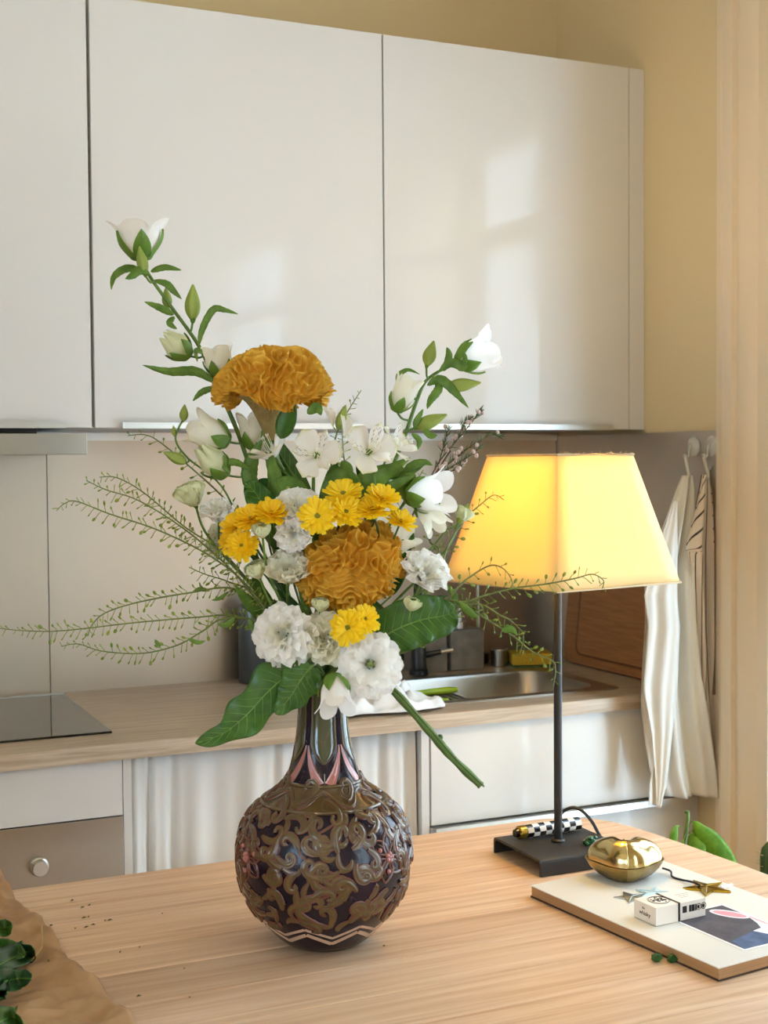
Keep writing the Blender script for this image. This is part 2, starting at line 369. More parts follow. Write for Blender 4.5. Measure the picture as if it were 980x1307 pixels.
# cooktop
t = thing('cooktop', 'flat black glass cooktop set on the grey oak worktop', 'cooktop', (-.29, .1, .91))
MB().box((-.58, -.117, .9102), (.001, .321, .9142), .001).build('glass_plate', 'cook_glass', t, smooth=False)
MB().box((-.58, .3225, .9102), (.001, .3265, .9160)).build('rear_rail', 'aluminium', t, smooth=False)

# sink
t = thing('kitchen_sink', 'stainless steel inset kitchen sink in the worktop', 'sink', ((SK['x0']+SK['x1'])/2, .02, .91))
def rrect(x0, y0, x1, y1, r, n=5):
    out = []
    for (cx, cy_, a0) in ((x1-r, y1-r, 0), (x0+r, y1-r, PI/2), (x0+r, y0+r, PI), (x1-r, y0+r, 3*PI/2)):
        for k in range(n+1): a = a0+PI/2*k/n; out.append((cx+r*math.cos(a), cy_+r*math.sin(a)))
    return out
loops = [(rrect(SK['x0'], SK['y0'], SK['x1'], SK['y1'], .012), .9102), (rrect(SK['x0'], SK['y0'], SK['x1'], SK['y1'], .012), .9135),
         (rrect(SK['x0']+.004, SK['y0']+.004, SK['x1']-.004, SK['y1']-.004, .011), .9145), (rrect(SK['x0']+.028, SK['y0']+.026, SK['x1']-.034, SK['y1']-.032, .05), .9135),
         (rrect(SK['x0']+.032, SK['y0']+.030, SK['x1']-.038, SK['y1']-.036, .05), .906), (rrect(SK['x0']+.042, SK['y0']+.040, SK['x1']-.048, SK['y1']-.046, .05), .775),
         (rrect(SK['x0']+.075, SK['y0']+.07, SK['x1']-.08, SK['y1']-.076, .04), .755)]
m = MB(); n = len(loops[0][0]); vs = [(x, y, z) for lp, z in loops for x, y in lp]
fs = [(i*n+k, i*n+(k+1)%n, (i+1)*n+(k+1)%n, (i+1)*n+k) for i in range(len(loops)-1) for k in range(n)]+[tuple((len(loops)-1)*n+k for k in range(n))]
m.add(vs, fs).build('basin', 'steel', t, auto=50)
MB().lathe([(.04, .7556), (.04, .758), (.03, .7585), (.028, .7565)], 24, (.78, .0, 0)).build('drain', 'aluminium', t)

# oven unit, curtain bay, drawer unit
z_ov = ony(150, 1041.5, FR).z; z_dr = ony(556, 1054, FR).z
def base_unit(name, label, x0):
    t = thing(name, label, 'cabinet', (x0+.3, .05, 0)); return t
t = base_unit('oven_cabinet', 'white base cabinet with a steel oven front below the cooktop', -.6)
MB().box((-.5995, FR+.02, .10), (-.0005, BW-.01, .8815)).build('carcass', 'carcass', t, smooth=False)
MB().box((-.5985, FR, z_ov+.0008), (-.001, FR+.018, .8795), .001).build('drawer_front', 'white_gloss', t, smooth=False)
ov = MB().box((-.5985, FR-.002, z_ov-.14), (-.001, FR+.018, z_ov-.0008), .001).build('control_panel', 'steel', t, smooth=False)
MB().box((-.597, FR-.004, z_ov-.56), (-.002, FR+.018, z_ov-.143), .001).build('oven_door', 'cook_glass', t, smooth=False)
MB().box((-.597, FR+.04, .0), (-.002, FR+.055, .10)).build('plinth', 'carcass', t, smooth=False)
for px_ in (49, -150):
    kp = ony(px_, 1105, FR)
    k = MB().lathe([(.0165, 0), (.0165, .004), (.0150, .006), (.0135, .007), (.0135, .019), (.0125, .0205), (0.001, .0205)], 32).xform(TR((kp.x, FR-.002, kp.z), (0, -1, 0)))
    k.build('knob', 'aluminium', ov)
t = thing('side_panel', 'white upright panel between the oven and the curtain', 'panel', (.008, .05, 0))
MB().box((.0005, FR+.001, 0.0), (.0155, BW-.01, .8815)).build('panel_board', 'carcass', t, smooth=False)
t = thing('side_panel', 'grey shaded upright panel between the curtain and the drawers', 'panel', (.59, .05, 0))
MB().box((.582, FR+.001, 0.0), (.5985, BW-.01, .8815)).build('panel_board', 'carcass', t, smooth=False)
mat('curtain_cloth', rgb(236, 235, 232), 0.9, bump=0.05, bscale=400); translucent(MATS['curtain_cloth'], 0.25)
t = thing('curtain', 'white gathered curtain hanging under the worktop', 'curtain', (.3, FR+.02, .08))
def cur(u, v):
    x = .018+.562*u; z = .8805-.80*v
    ph = 2*PI*(10*u+.5*math.sin(5.2*u+1)+.35*math.sin(11*u)); a = (.003+.0055*min(1, v*3.0))
    y = FR+.022+a*math.sin(ph)+.35*a*math.sin(2.3*ph+1+2*v)+.006*math.sin(3.1*u*PI+2*v)
    return (x+.002*math.sin(ph+1.2), y, z)
MB().grid(260, 24, cur).build('cloth', 'curtain_cloth', t, auto=None, thick=.0008)
MB().tube([(.0158, FR+.045, .868), (.5815, FR+.045, .868)], .004, 8).build('rod', 'aluminium', t)
t = base_unit('drawer_cabinet', 'white gloss base cabinet with two drawers below the sink', .6)
MB().box((.6005, FR+.02, .10), (1.1995, BW-.01, .8815)).build('carcass', 'carcass', t, smooth=False) if False else None
cm = MB()
for a, b in (((.6005, FR+.02, .10), (.617, BW-.01, .8815)), ((1.183, FR+.02, .10), (1.1995, BW-.01, .8815)), ((.617, FR+.02, .10), (1.183, BW-.01, .116)), ((.617, BW-.02, .116), (1.183, BW-.01, .8815))): cm.box(a, b)
cm.build('carcass', 'carcass', t, smooth=False)
for (a, b) in ((z_dr+.0004, .8795), (z_dr-.385, z_dr-.0032)):
    d = MB().box((.602, FR, a), (1.1985, FR+.018, b), .0012).build('drawer_front', 'white_gloss', t, smooth=False)
    if a < z_dr-.1:
        h = MB().box((.604, FR-.016, b-.001), (1.1965, FR+.002, b+.0012)); h.box((.604, FR-.018, b-.012), (1.1965, FR-.0155, b+.0012))
        h.build('edge_handle', 'aluminium', d, smooth=False)
MB().box((.602, FR+.04, 0), (1.1985, FR+.055, .10)).build('plinth', 'carcass', t, smooth=False)
tag(MB().box((1.2, FR+.004, 0), (RW-.0006, FR+.02, .8815)).build('filler_strip', 'carcass', smooth=False, origin=(1.22, FR+.01, 0)), 'narrow filler strip between the drawer unit and the wall', 'panel')

# ------------------------------------------------------------------ table of glued staves
TZ = .75
t = thing('dining_table', 'light oak dining table of glued staves with a rounded corner', 'table', (-.3, -.9, 0))
edge = [(.70, -.4395), (.735, -.4475), (.765, -.462), (.790, -.484), (.808, -.514), (.820, -.555), (.829, -.61), (.838, -.70), (.846, -.80), (.850, -.88), (.856, -1.15), (.858, -1.40)]
def xr(y):
    for (a, b), (c, d) in zip(edge, edge[1:]):
        if d <= y <= b: return a+(c-a)*(b-y)/(b-d)
    return .70 if y > edge[0][1] else .858
y = -.4395; widths = [.105, .098, .112, .09, .104, .1, .095, .108, .1, .088]
rr = random.Random(4)
for w in widths:
    y2 = max(y-w, -1.4)
    cuts = sorted([rr.uniform(-1.2, -.3), rr.uniform(.0, .5)]) if False else []
    yy = [y-.0004-(w-.0008)*k/6 for k in range(7)]
    if y > -.45: yy = [y-.0004, -.4475, -.462, -.484, -.514, y2+.0004]
    poly = [(-1.5, yy[0])]+[(xr(q), q) for q in yy]+[(-1.5, yy[-1])]
    m = MB(); n = len(poly)
    m.prism(poly, TZ-.03, TZ); o = m.build('plank', 'table_wood', t, smooth=False)
    bv = o.modifiers.new('eased_edges', 'BEVEL'); bv.width = .0016; bv.segments = 1; bv.limit_method = 'ANGLE'
    y = y2
mat('table_leg', rgb(190, 150, 112), 0.4)
for (lx, ly) in ((-1.42, -.52), (.72, -.60), (-1.42, -1.32), (.72, -1.32)): MB().box((lx-.03, ly-.03, 0), (lx+.03, ly+.03, TZ-.0305), .004).build('leg', 'table_leg', t)

# ------------------------------------------------------------------ things on the worktop
mat('bottle_grey', rgb(92, 98, 104), 0.28, 0.6)
mat('bottle_cap', rgb(190, 170, 150), 0.3, 0.9)
t = thing('insulated_bottle', 'dark grey metal bottle with a steel cap standing by the backsplash', 'bottle', (.414, .30, .91))
MB().lathe([(.031, .9105), (.0345, .914), (.0345, 1.062), (.033, 1.075), (.027, 1.088), (.0165, 1.096), (.0145, 1.100)], 40, (.414, .30, 0)).build('body', 'bottle_grey', t, auto=60)
MB().lathe([(.0145, 1.1003), (.016, 1.102), (.016, 1.122), (.0145, 1.125)], 32, (.414, .30, 0)).build('cap', 'bottle_cap', t)

mat('grey_ceramic', rgb(112, 106, 98), 0.55, col2=rgb(134, 127, 118), scale=30)
for (x0, x1, lab, pump) in ((.786, .862, 'square grey soap dispenser nearer the bottle, its neck hidden by a leaf', 0), (.871, .958, 'square grey soap dispenser with a steel pump neck behind the sink', 1)):
    yc = .275; xc = (x0+x1)/2
    t = thing('soap_dispenser', lab, 'dispenser', (xc, yc, .91), 'soap dispensers behind the sink')
    MB().box((x0, yc-.038, .9103), (x1, yc+.038, 1.005), .004).build('body', 'grey_ceramic', t)
    MB().lathe([(.014, 1.0052), (.014, 1.020), (.0105, 1.022), (.0105, 1.045), (.005, 1.046), (.005, 1.062)], 20, (xc, yc, 0)).build('pump_neck', 'aluminium', t)
    MB().tube([(xc, yc, 1.0625), (xc, yc-.03, 1.066), (xc, yc-.055, 1.060)], .0045, 8).build('spout', 'aluminium', t)
t = thing('kitchen_tap', 'black and steel tap with a short side lever behind the sink', 'tap', (.80, .218, .91))
MB().lathe([(.022, .9145), (.022, .925), (.018, .928), (.018, .975), (.012, .985)], 24, (.775, .212, 0)).build('body', 'black_plastic', t)
MB().tube([(.775, .212, .955), (.80, .205, .960), (.825, .198, .964)], [.008, .007, .006], 10).build('lever_arm', 'black_plastic', t)
MB().tube([(.8255, .198, .964), (.852, .191, .968)], .005, 10).build('lever_tip', 'aluminium', t)
MB().tube(spline([(.775, .212, .985), (.775, .212, 1.12), (.772, .19, 1.165), (.768, .14, 1.175), (.765, .10, 1.155)], 6), .010, 12).build('spout', 'black_plastic', t)
t = thing('steel_cup', 'small brushed steel cup standing in the sink corner', 'cup', (1.012, .262, .91))
MB().lathe([(.016, .9103), (.019, .912), (.020, .948), (.0185, .948), (.0175, .916)], 28, (1.012, .262, 0)).build('body', 'steel', t)
MB().lathe([(.020, .9482), (.0208, .9495), (.020, .951), (.0186, .9495)], 28, (1.012, .262, 0), cap=False).build('rim', 'aluminium', t)
t = thing('dish_brush', 'slim upright dish brush with a steel handle behind the sink', 'brush', (.99, .318, .91))
MB().tube([(.99, .318, .94), (.99, .326, 1.14)], .006, 10).build('handle', 'steel', t)
MB().lathe([(.018, .9103), (.022, .915), (.022, .936), (.008, .941)], 20, (.99, .317, 0)).build('head', 'black_plastic', t)
mat('sponge_yellow', rgb(196, 160, 40), 0.9, bump=0.6, bscale=220, bdist=.004)
mat('sponge_green', rgb(70, 90, 50), 0.95)
t = thing('sponge', 'yellow scouring sponge lying at the back of the sink', 'sponge', (1.07, .235, .91))
M_ = Matrix.Translation((1.078, .232, 0)) @ Matrix.Rotation(-.35, 4, 'Z')
MB().box((-.048, -.033, .9165), (.048, .033, .944), .004).xform(M_).build('foam', 'sponge_yellow', t)
MB().box((-.048, -.033, .9104), (.048, .033, .9163), .001).xform(M_).build('scour_pad', 'sponge_green', t)

mat('board_wood', rgb(152, 100, 58), 0.5, col2=rgb(176, 122, 76), scale=4, stretch=(1, 2, 30), detail=5)
t = thing('cutting_board', 'wooden cutting board with a juice groove leaning on the right wall', 'cutting board', (1.20, .08, .91))
bb = MB(); LB, HB, TB = .36, .25, .020
hole = [(-.145+.016*math.cos(a), .205+.022*math.sin(a)) for a in [2*PI*k/14 for k in range(14)]]
bm = bmesh.new(); outer = [bm.verts.new((x, y, 0)) for x, y in rrect(-LB/2, 0, LB/2, HB, .03)]; inner = [bm.verts.new((x, y, 0)) for x, y in hole]
oe = [bm.edges.new((outer[i], outer[(i+1) % len(outer)])) for i in range(len(outer))]; ie = [bm.edges.new((inner[i], inner[(i+1) % len(inner)])) for i in range(len(inner))]
bmesh.ops.triangle_fill(bm, edges=oe+ie, use_beauty=True)
ex = bmesh.ops.extrude_face_region(bm, geom=list(bm.faces)); 
for v in [e for e in ex['geom'] if isinstance(e, bmesh.types.BMVert)]: v.co.z += TB
bb.bm(bm)
gr = rrect(-LB/2+.055, .022, LB/2-.022, HB-.022, .02)
# board lies in local xy; stand it up: local x -> -y (towards the room), local y -> up with a lean, local z -> -x
lean = .10
MBd = Matrix(((0, math.sin(lean), -math.cos(lean), 1.203), (-1, 0, 0, .075), (0, math.cos(lean), math.sin(lean), .9125), (0, 0, 0, 1)))
bb.xform(MBd).build('board', 'board_wood', t, auto=30)
mat('groove_dark', rgb(112, 72, 40), 0.6)
gv = MB().tube([(x, y, TB-.0005) for x, y in gr+gr[:1]], .003, 6, cap=False); gv.xform(MBd).build('juice_groove', 'groove_dark', t)

mat('knife_green', rgb(176, 205, 30), 0.35)
mat('blade_steel', rgb(225, 228, 228), 0.15, 1.0)
tr = [o for o in COL.objects if o.name == 'kitchen_sink'][0]
dm = MB()
for k in range(12): dm.box((.632+.016*k, -.092, .880), (.6365+.016*k, .135, .884))
dm.box((.63, -.096, .880), (.825, -.090, .890)); dm.box((.63, .133, .880), (.825, .139, .890)); dm.build('drainer_tray', 'steel', tr, smooth=False)
for (a, b, hw, lab) in (((512, 887), (583, 880), .011, 'kitchen knife with a thick lime green handle lying in the sink'), ((505, 899), (572, 893), .007, 'thin kitchen knife with a lime green handle under the other knife')):
    A = onz(*a, .892); B = onz(*b, .892); d = (B-A).normalized(); A = B-d*.115; s = d.cross(Vector((0, 0, 1)))
    t = thing('kitchen_knife', lab, 'knife', A, 'green knives in the sink')
    m = MB(); m.tube([A, A.lerp(B, .3), A.lerp(B, .8), B], [hw*.55, hw*.62, hw*.75, hw*.5], 10); m.build('handle', 'knife_green', t)
    E_ = A-d*.17; m = MB(); w = .011
    m.add([A+s*w*.5, A-s*w*.5, E_-s*w*.5, A+s*w*.5+Vector((0,0,.0016)), A-s*w*.5+Vector((0,0,.0016)), E_-s*w*.5+Vector((0,0,.0012))], [(0,1,2), (5,4,3), (0,3,4,1), (1,4,5,2), (2,5,3,0)])
    m.build('blade', 'blade_steel', t, smooth=False)
mat('cloth_white', rgb(238, 240, 240), 0.9, bump=0.2, bscale=150)
def crum(u, v):
    x = .43+.21*u; y = -.19+.13*v
    e = min(u, 1-u, v, 1-v)*4; e = min(1, max(0, e))
    return (x+.01*math.sin(9*v), y+.008*math.sin(8*u), .9165+e**.6*(.022+.012*math.sin(13*u+5*v)+.008*math.sin(21*v-9*u)+.006*math.sin(31*u+3)))
tag(MB().grid(40, 28, crum).build('dish_cloth', 'cloth_white', auto=None, thick=.002, origin=(.53, -.13, .91)), 'crumpled white dish cloth lying beside the sink', 'cloth')

# ------------------------------------------------------------------ tea towels on suction hooks
mat('clear_plastic', rgb(226, 226, 218), .12, inp={'Alpha': .42})
hooks = []
for (px_, py_, lab) in ((885.5, 570, 'clear suction hook that holds the plain white tea towel'), (909, 569, 'clear suction hook that holds the striped tea towel')):
    c = onx(px_, py_, RW-.009); t = thing('suction_hook', lab, 'hook', c, 'clear suction hooks on the side wall')
    m = MB().lathe([(.021, 0.0), (.021, .002), (.015, .005), (.004, .0065)], 28).xform(TR(c, (-1, 0, 0))); m.build('suction_cup', 'clear_plastic', t)
    q = c+Vector((-.008, 0, 0))
    MB().tube(spline([q+Vector((.0015, 0, .004)), q+Vector((-.004, 0, -.004)), q+Vector((-.006, 0, -.020)), q+Vector((-.014, 0, -.025)), q+Vector((-.018, 0, -.016))], 5), .002, 8).build('hook', 'clear_plastic', t)
    hooks.append(q+Vector((-.012, 0, -.024)))
mat('linen', rgb(232, 226, 214), 0.95, bump=0.12, bscale=350, bdist=.001); translucent(MATS['linen'], .15)
mat('linen_dark', rgb(178, 170, 156), 0.95, bump=0.12, bscale=350, bdist=.001)
def towel_sheet(rows, nu, fold, name, material, parent, thick=.0015):
    rows = [(py, xl, xr, Y, A) for py, xl, xr, Y, A in rows]
    def fn(u, v):
        k = v*(len(rows)-1); i = min(int(k), len(rows)-2); f = k-i; f2 = f*f*(3-2*f) if False else f
        py, xl, xr, Y, A = [rows[i][j]*(1-f2)+rows[i+1][j]*f2 for j in range(5)]
        p = ony(xl+(xr-xl)*u, py, Y); return p+Vector((0, A*fold(u, v), 0))
    return MB().grid(nu, 60, fn).build(name, material, parent, auto=None, thick=thick)
t = thing('tea_towel', 'plain white linen tea towel hanging from the first suction hook', 'towel', hooks[0])
tp = ony(877.5, 609, -.205)
MB().tube([hooks[0]+Vector((0, .003, .006)), hooks[0]+Vector((-.002, 0, 0)), tp+Vector((.003, 0, .004)), tp], .0032, 6).build('loop', 'linen', t)
towel_sheet([(607, 872, 883, -.205, .004), (625, 866, 884, -.222, .008), (680, 848, 882, -.240, .014), (745, 829, 881, -.252, .018), (790, 831, 882, -.256, .018), (860, 827, 888, -.258, .018), (900, 826, 895, -.262, .018), (950, 831, 903, -.262, .016), (985, 836, 908, -.262, .015), (1017, 848, 911, -.262, .014)],
            46, lambda u, v: math.sin(2*PI*1.6*u+.5+.8*v)+.35*math.sin(2*PI*4.3*u+2*v), 'hanging_cloth', 'linen', t)
towel_sheet([(640, 860, 864, -.250, .002), (700, 842, 866, -.270, .006), (760, 826, 867, -.283, .009), (800, 831, 870, -.286, .010), (880, 824, 866, -.288, .010), (940, 834, 858, -.288, .008), (1000, 838, 851, -.287, .004), (1031, 839, 843, -.286, .002)],
            26, lambda u, v: math.sin(2*PI*.9*u+1.2)+.3*math.sin(2*PI*3*u+6*v), 'front_fold', 'linen', t)
towel_sheet([(960, 838, 844, -.279, .002), (1000, 829, 846, -.279, .004), (1028, 828, 841, -.279, .004)], 14, lambda u, v: math.sin(3*u), 'corner_flap', 'linen', t)

def stripes():
    m = mat('striped_linen', rgb(222, 208, 192), 0.95); nt = m.node_tree; b = nt.nodes['Principled BSDF']
    a = nt.nodes.new('ShaderNodeAttribute'); a.attribute_name = 'across'
    mu = nt.nodes.new('ShaderNodeMath'); mu.operation = 'FRACT'; r = nt.nodes.new('ShaderNodeValToRGB'); r.color_ramp.interpolation = 'CONSTANT'
    r.color_ramp.elements[0].color = rgb(56, 50, 54); r.color_ramp.elements[0].position = 0; r.color_ramp.elements[1].position = .17; r.color_ramp.elements[1].color = rgb(222, 208, 192)
    nt.links.new(a.outputs['Fac'], mu.inputs[0]); nt.links.new(mu.outputs[0], r.inputs['Fac']); nt.links.new(r.outputs['Color'], b.inputs['Base Color'])
stripes()
t = thing('tea_towel', 'striped tea towel hanging from the second suction hook beside the window trim', 'towel', hooks[1])
tp = ony(904, 608, -.238)
MB().tube([hooks[1]+Vector((0, .003, .006)), hooks[1]+Vector((-.002, 0, 0)), tp+Vector((0, 0, .004)), tp+Vector((0, 0, -.004))], .0036, 6).build('loop', 'linen', t)
def set_attr(o, vals):
    at_ = o.data.attributes.new('across', 'FLOAT', 'POINT'); at_.data.foreach_set('value', vals)
def sheet_attr(o, nu, fn):
    n = len(o.data.vertices); set_attr(o, [fn((i % nu)/(nu-1), (i//nu)/59.0) for i in range(n)])
o = towel_sheet([(606, 896, 909, -.238, .003), (640, 890, 914, -.243, .006), (700, 884, 915.5, -.246, .007), (800, 884, 916, -.248, .007), (900, 894, 916.5, -.249, .007), (967, 901, 917, -.250, .006)], 40, lambda u, v: math.sin(2*PI*2.2*u+.4)+.3*math.sin(2*PI*5*u), 'hanging_cloth', 'striped_linen', t)
sheet_attr(o, 40, lambda u, v: 5.2*u+.1)
o = towel_sheet([(607, 898, 900, -.244, .001), (650, 888, 897, -.255, .004), (700, 875, 893, -.262, .006), (708, 878, 894, -.262, .006), (760, 886, 896, -.262, .006), (840, 891, 899, -.262, .005), (900, 897, 901, -.261, .003)], 20, lambda u, v: math.sin(2*PI*.8*u), 'front_fold', 'striped_linen', t)
sheet_attr(o, 20, lambda u, v: 13*v+.9*u if v < .42 else 2.6*u+3*v)
o = towel_sheet([(607, 906, 909, -.240, .001), (640, 909, 915, -.252, .003), (690, 911, 916, -.256, .004), (740, 913, 916.5, -.256, .003)], 12, lambda u, v: math.sin(2*PI*.8*u), 'side_fold', 'striped_linen', t)
sheet_attr(o, 12, lambda u, v: 9*v-.8*u)

# ------------------------------------------------------------------ table lamp
mat('lamp_black', rgb(40, 38, 37), 0.5, bump=0.03, bscale=500)
LX, LY, PZ = .603, -.660, .777
t = thing('table_lamp', 'black table lamp with a lit yellow square fabric shade', 'lamp', (LX, LY, TZ))
b = MB(); x0, x1, y0, y1 = .523, .684, -.738, -.588; th = .004
prof = [(y0, TZ+.0004), (y0, PZ-.006), (y0+.002, PZ-.002), (y0+.006, PZ), (y1-.006, PZ), (y1-.002, PZ-.002), (y1, PZ-.006), (y1, TZ+.0004), (y1-th, TZ+.0004), (y1-th, PZ-.008), (y1-.008, PZ-th), (y0+.008, PZ-th), (y0+th, PZ-.008), (y0+th, TZ+.0004)]
n = len(prof); b.add([(x0, a, c) for a, c in prof]+[(x1, a, c) for a, c in prof], [(i, n+i, n+(i+1) % n, (i+1) % n) for i in range(n)]+[tuple(range(n)), tuple(range(2*n-1, n-1, -1))])
b.build('base_plate', 'lamp_black', t, auto=30)
MB().tube([(LX, LY, PZ), (LX, LY, 1.30)], .0068, 20).build('pole', 'lamp_black', t)
MB().lathe([(.0115, PZ+.0002), (.0115, PZ+.003), (.0098, PZ+.005), (.007, PZ+.0055)], 24, (LX, LY, 0)).build('collar', 'lamp_black', t)
mat('bulb_white', rgb(255, 236, 200), .4, inp={'Emission Color': (1, .66, .20, 1), 'Emission Strength': 130.0})
mat('brass_part', rgb(190, 150, 70), .3, 1.0)
MB().lathe([(.013, 1.255), (.013, 1.30), (.010, 1.302)], 20, (LX, LY, 0)).build('socket', 'brass_part', t)
MB().sphere((LX, LY, 1.345), (.030, .030, .036), 18, 12).build('bulb', 'bulb_white', t)
SC = (LX+.012, LY+.012); ROT = .20; HBm, HTp, ZBm, ZTp = .135, .0825, 1.20, 1.405
def cor(h, z): return [Vector((SC[0]+h*math.sqrt(2)*math.cos(ROT+PI/4+k*PI/2), SC[1]+h*math.sqrt(2)*math.sin(ROT+PI/4+k*PI/2), z)) for k in range(4)]
mat('shade_fabric', rgb(246, 230, 180), .9, bump=0.25, bscale=500, bdist=.001, stretch=(1, 1, 1)); translucent(MATS['shade_fabric'], .42, (1.0, .82, .40, 1))
sh = None
for k in range(4):
    A, B = cor(HBm, ZBm)[k], cor(HBm, ZBm)[(k+1) % 4]; Cc, D = cor(HTp, ZTp)[k], cor(HTp, ZTp)[(k+1) % 4]
    MB().grid(9, 9, lambda u, v: (A.lerp(B, u)).lerp(Cc.lerp(D, u), v)).build('shade_panel', 'shade_fabric', t, auto=None, thick=.0012)
mat('shade_tape', rgb(228, 206, 168), .9); translucent(MATS['shade_tape'], .25)
for (h, z) in ((HBm+.0008, ZBm), (HTp+.0008, ZTp)):
    c4 = cor(h, z); MB().tube([c4[i % 4] for i in range(5)], .0021, 6).build('edge_tape', 'shade_tape', t)
m = MB(); c4 = cor(HTp-.002, ZTp-.012)
for k in range(4): m.tube([c4[k], (LX, LY, ZTp-.018)], .0008, 5)
m.build('shade_carrier', 'brass_part', t)
fz = MB(); rf = random.Random(3)
for k in range(90):
    i = rf.randrange(4); a = cor(HTp+.001, ZTp+.001)[i].lerp(cor(HTp+.001, ZTp+.001)[(i+1) % 4], rf.random())
    d = Vector((rf.uniform(-1, 1), rf.uniform(-1, 1), rf.uniform(.2, 1.2)))*rf.uniform(.002, .006); fz.tube([a, a+d*.6, a+d+Vector((rf.uniform(-.002, .002), 0, 0))], .0002, 3, cap=False)
o = fz.build('loose_threads', 'shade_tape', t); o['kind'] = 'stuff'

mat('cable_black', rgb(30, 32, 38), .45)
tag(MB().tube(spline([(.640, -.5845, .7535), (.655, -.578, .790), (.670, -.585, .806), (.684, -.598, .806), (.694, -.618, .790), (.700, -.640, .765), (.705, -.670, .7535), (.715, -.70, .7535)], 8), .0028, 8).build('lamp_cable', 'cable_black', origin=(.65, -.58, TZ)), 'dark lamp cable looping up behind the lamp base', 'cable')

# ------------------------------------------------------------------ things on the lamp base
mat('check_white', rgb(240, 232, 222), .25); mat('check_black', rgb(14, 13, 14), .22); mat('gold', rgb(206, 168, 72), .2, 1.0)
A = Vector((.546, -.624, PZ+.0118)); B = Vector((.668, -.618, PZ+.0118)); d = (B-A).normalized(); R_ = .0112
t = thing('checked_lighter', 'black and white checked lighter lying across the lamp base', 'lighter', A)
s = d.cross(Vector((0, 0, 1))); m = MB(); NA, NL = 8, 9
for i in range(NL):
    for j in range(NA):
        m.cur = (i+j) % 2; L0 = .016+(.106)*i/NL; L1 = .016+.106*(i+1)/NL
        def P(L, a): return A+d*L+(s*math.cos(a)+Vector((0, 0, 1))*math.sin(a))*R_
        a0 = 2*PI*j/NA; da = 2*PI/NA/3
        for q in range(3): m.add([P(L0, a0+q*da), P(L1, a0+q*da), P(L1, a0+(q+1)*da), P(L0, a0+(q+1)*da)], [(0, 1, 2, 3)])
m.cur = 0; m.add([A+d*.122+(s*math.cos(2*PI*k/24)+Vector((0, 0, 1))*math.sin(2*PI*k/24))*R_ for k in range(24)], [tuple(range(24))])
m.build('sleeve', ['check_white', 'check_black'], t, auto=60)
MB().tube([A+d*.002, A+d*.004, A+d*.0155], [R_*.8, R_*.98, R_*.98], 24).build('metal_cap', 'gold', t)
MB().tube([A+d*-.004, A+d*.0018], [R_*.55, R_*.7], 16).build('cap_button', 'check_black', t)
def text_mesh(s, size, M, name, material, parent, ext=.00008):
    c = bpy.data.curves.new('txt', 'FONT'); c.body = s; c.size = size; c.align_x = 'CENTER'; c.align_y = 'CENTER'; c.extrude = ext; c.resolution_u = 2
    o = bpy.data.objects.new('txt', c); COL.objects.link(o); dg = bpy.context.evaluated_depsgraph_get(); me = bpy.data.meshes.new_from_object(o.evaluated_get(dg))
    bpy.data.objects.remove(o); me.materials.clear(); me.materials.append(MATS[material]); me.name = name
    return place(name, me, M, parent)
mat('jade', rgb(10, 84, 40), .08, inp={'Coat Weight': .6, 'Transmission Weight': .15})
fc = Vector((.640, -.700, PZ)); t = thing('glass_trinket', 'small glossy dark green glass trinket sitting on the lamp base', 'trinket', fc)
m = MB().sphere(fc+Vector((0, 0, .0075)), (.0105, .008, .0073), 14, 9); m.build('body', 'jade', t)
m = MB()
for (dx, dy) in ((-.010, -.004), (.010, -.004), (-.008, .006), (.008, .006)): m.sphere(fc+Vector((dx, dy, .0042)), (.0042, .0036, .0040), 8, 6)
for sx in (-1, 1): m.sphere(fc+Vector((.0048*sx, -.005, .0125)), (.0036, .0036, .0036), 8, 6)
m.build('bumps', 'jade', t)

# ------------------------------------------------------------------ book and what lies on it
BZ0, BZ1, BA = TZ+.0004, .7680, .112
mat('book_cover', rgb(228, 224, 214), .35); mat('page_edge', rgb(160, 120, 80), .6, col2=rgb(184, 144, 100), scale=2, stretch=(1, 1, 600)); mat('book_line', rgb(70, 50, 36), .7)
BM_ = Matrix.Translation((.461, -.811, 0)) @ Matrix.Rotation(BA, 4, 'Z')     # local x across the book, -y along it
def bl_(x, y, z): return BM_ @ Vector((x, y, z))
t = thing('art_book', 'large white hardback book with tan page edges lying on the table', 'book', (.461, -.811, BZ0))
MB().box((.0015, -.3835, BZ0+.0019), (.2485, -.0015, BZ1-.0019)).xform(BM_).build('page_block', 'page_edge', t, smooth=False)
MB().box((0, -.385, BZ1-.0017), (.25, 0, BZ1), .0004).xform(BM_).build('front_cover', 'book_cover', t, smooth=False)
MB().box((0, -.385, BZ0), (.25, 0, BZ0+.0017), .0004).xform(BM_).build('back_cover', 'book_line', t)
BT = BZ1+.0002
mat('card_white', rgb(244, 242, 238), .4); mat('pic_hair', rgb(52, 50, 60), .5, col2=rgb(84, 76, 84), scale=30); mat('pic_skin', rgb(204, 136, 130), .5, col2=rgb(222, 172, 166), scale=40)
mat('pic_ear', rgb(226, 150, 160), .5); mat('pic_blue', rgb(44, 66, 104), .5, col2=rgb(84, 106, 146), scale=40); mat('pic_white', rgb(238, 234, 242), .5)
t = thing('postcard', 'postcard with a painted portrait lying on the white book', 'postcard', onz(950, 1180, BT))
cn = onz(950, 1214, BT); cl = onz(864, 1177, BT); e1 = (cl-cn); e1.z = 0; Ln = .150; e1 = e1.normalized(); e2 = Vector((-e1.y, e1.x, 0)); 
if e2.x < 0: e2 = -e2
cw = .105
def cp(a, b, h): return cn+e1*a+e2*b+Vector((0, 0, h))
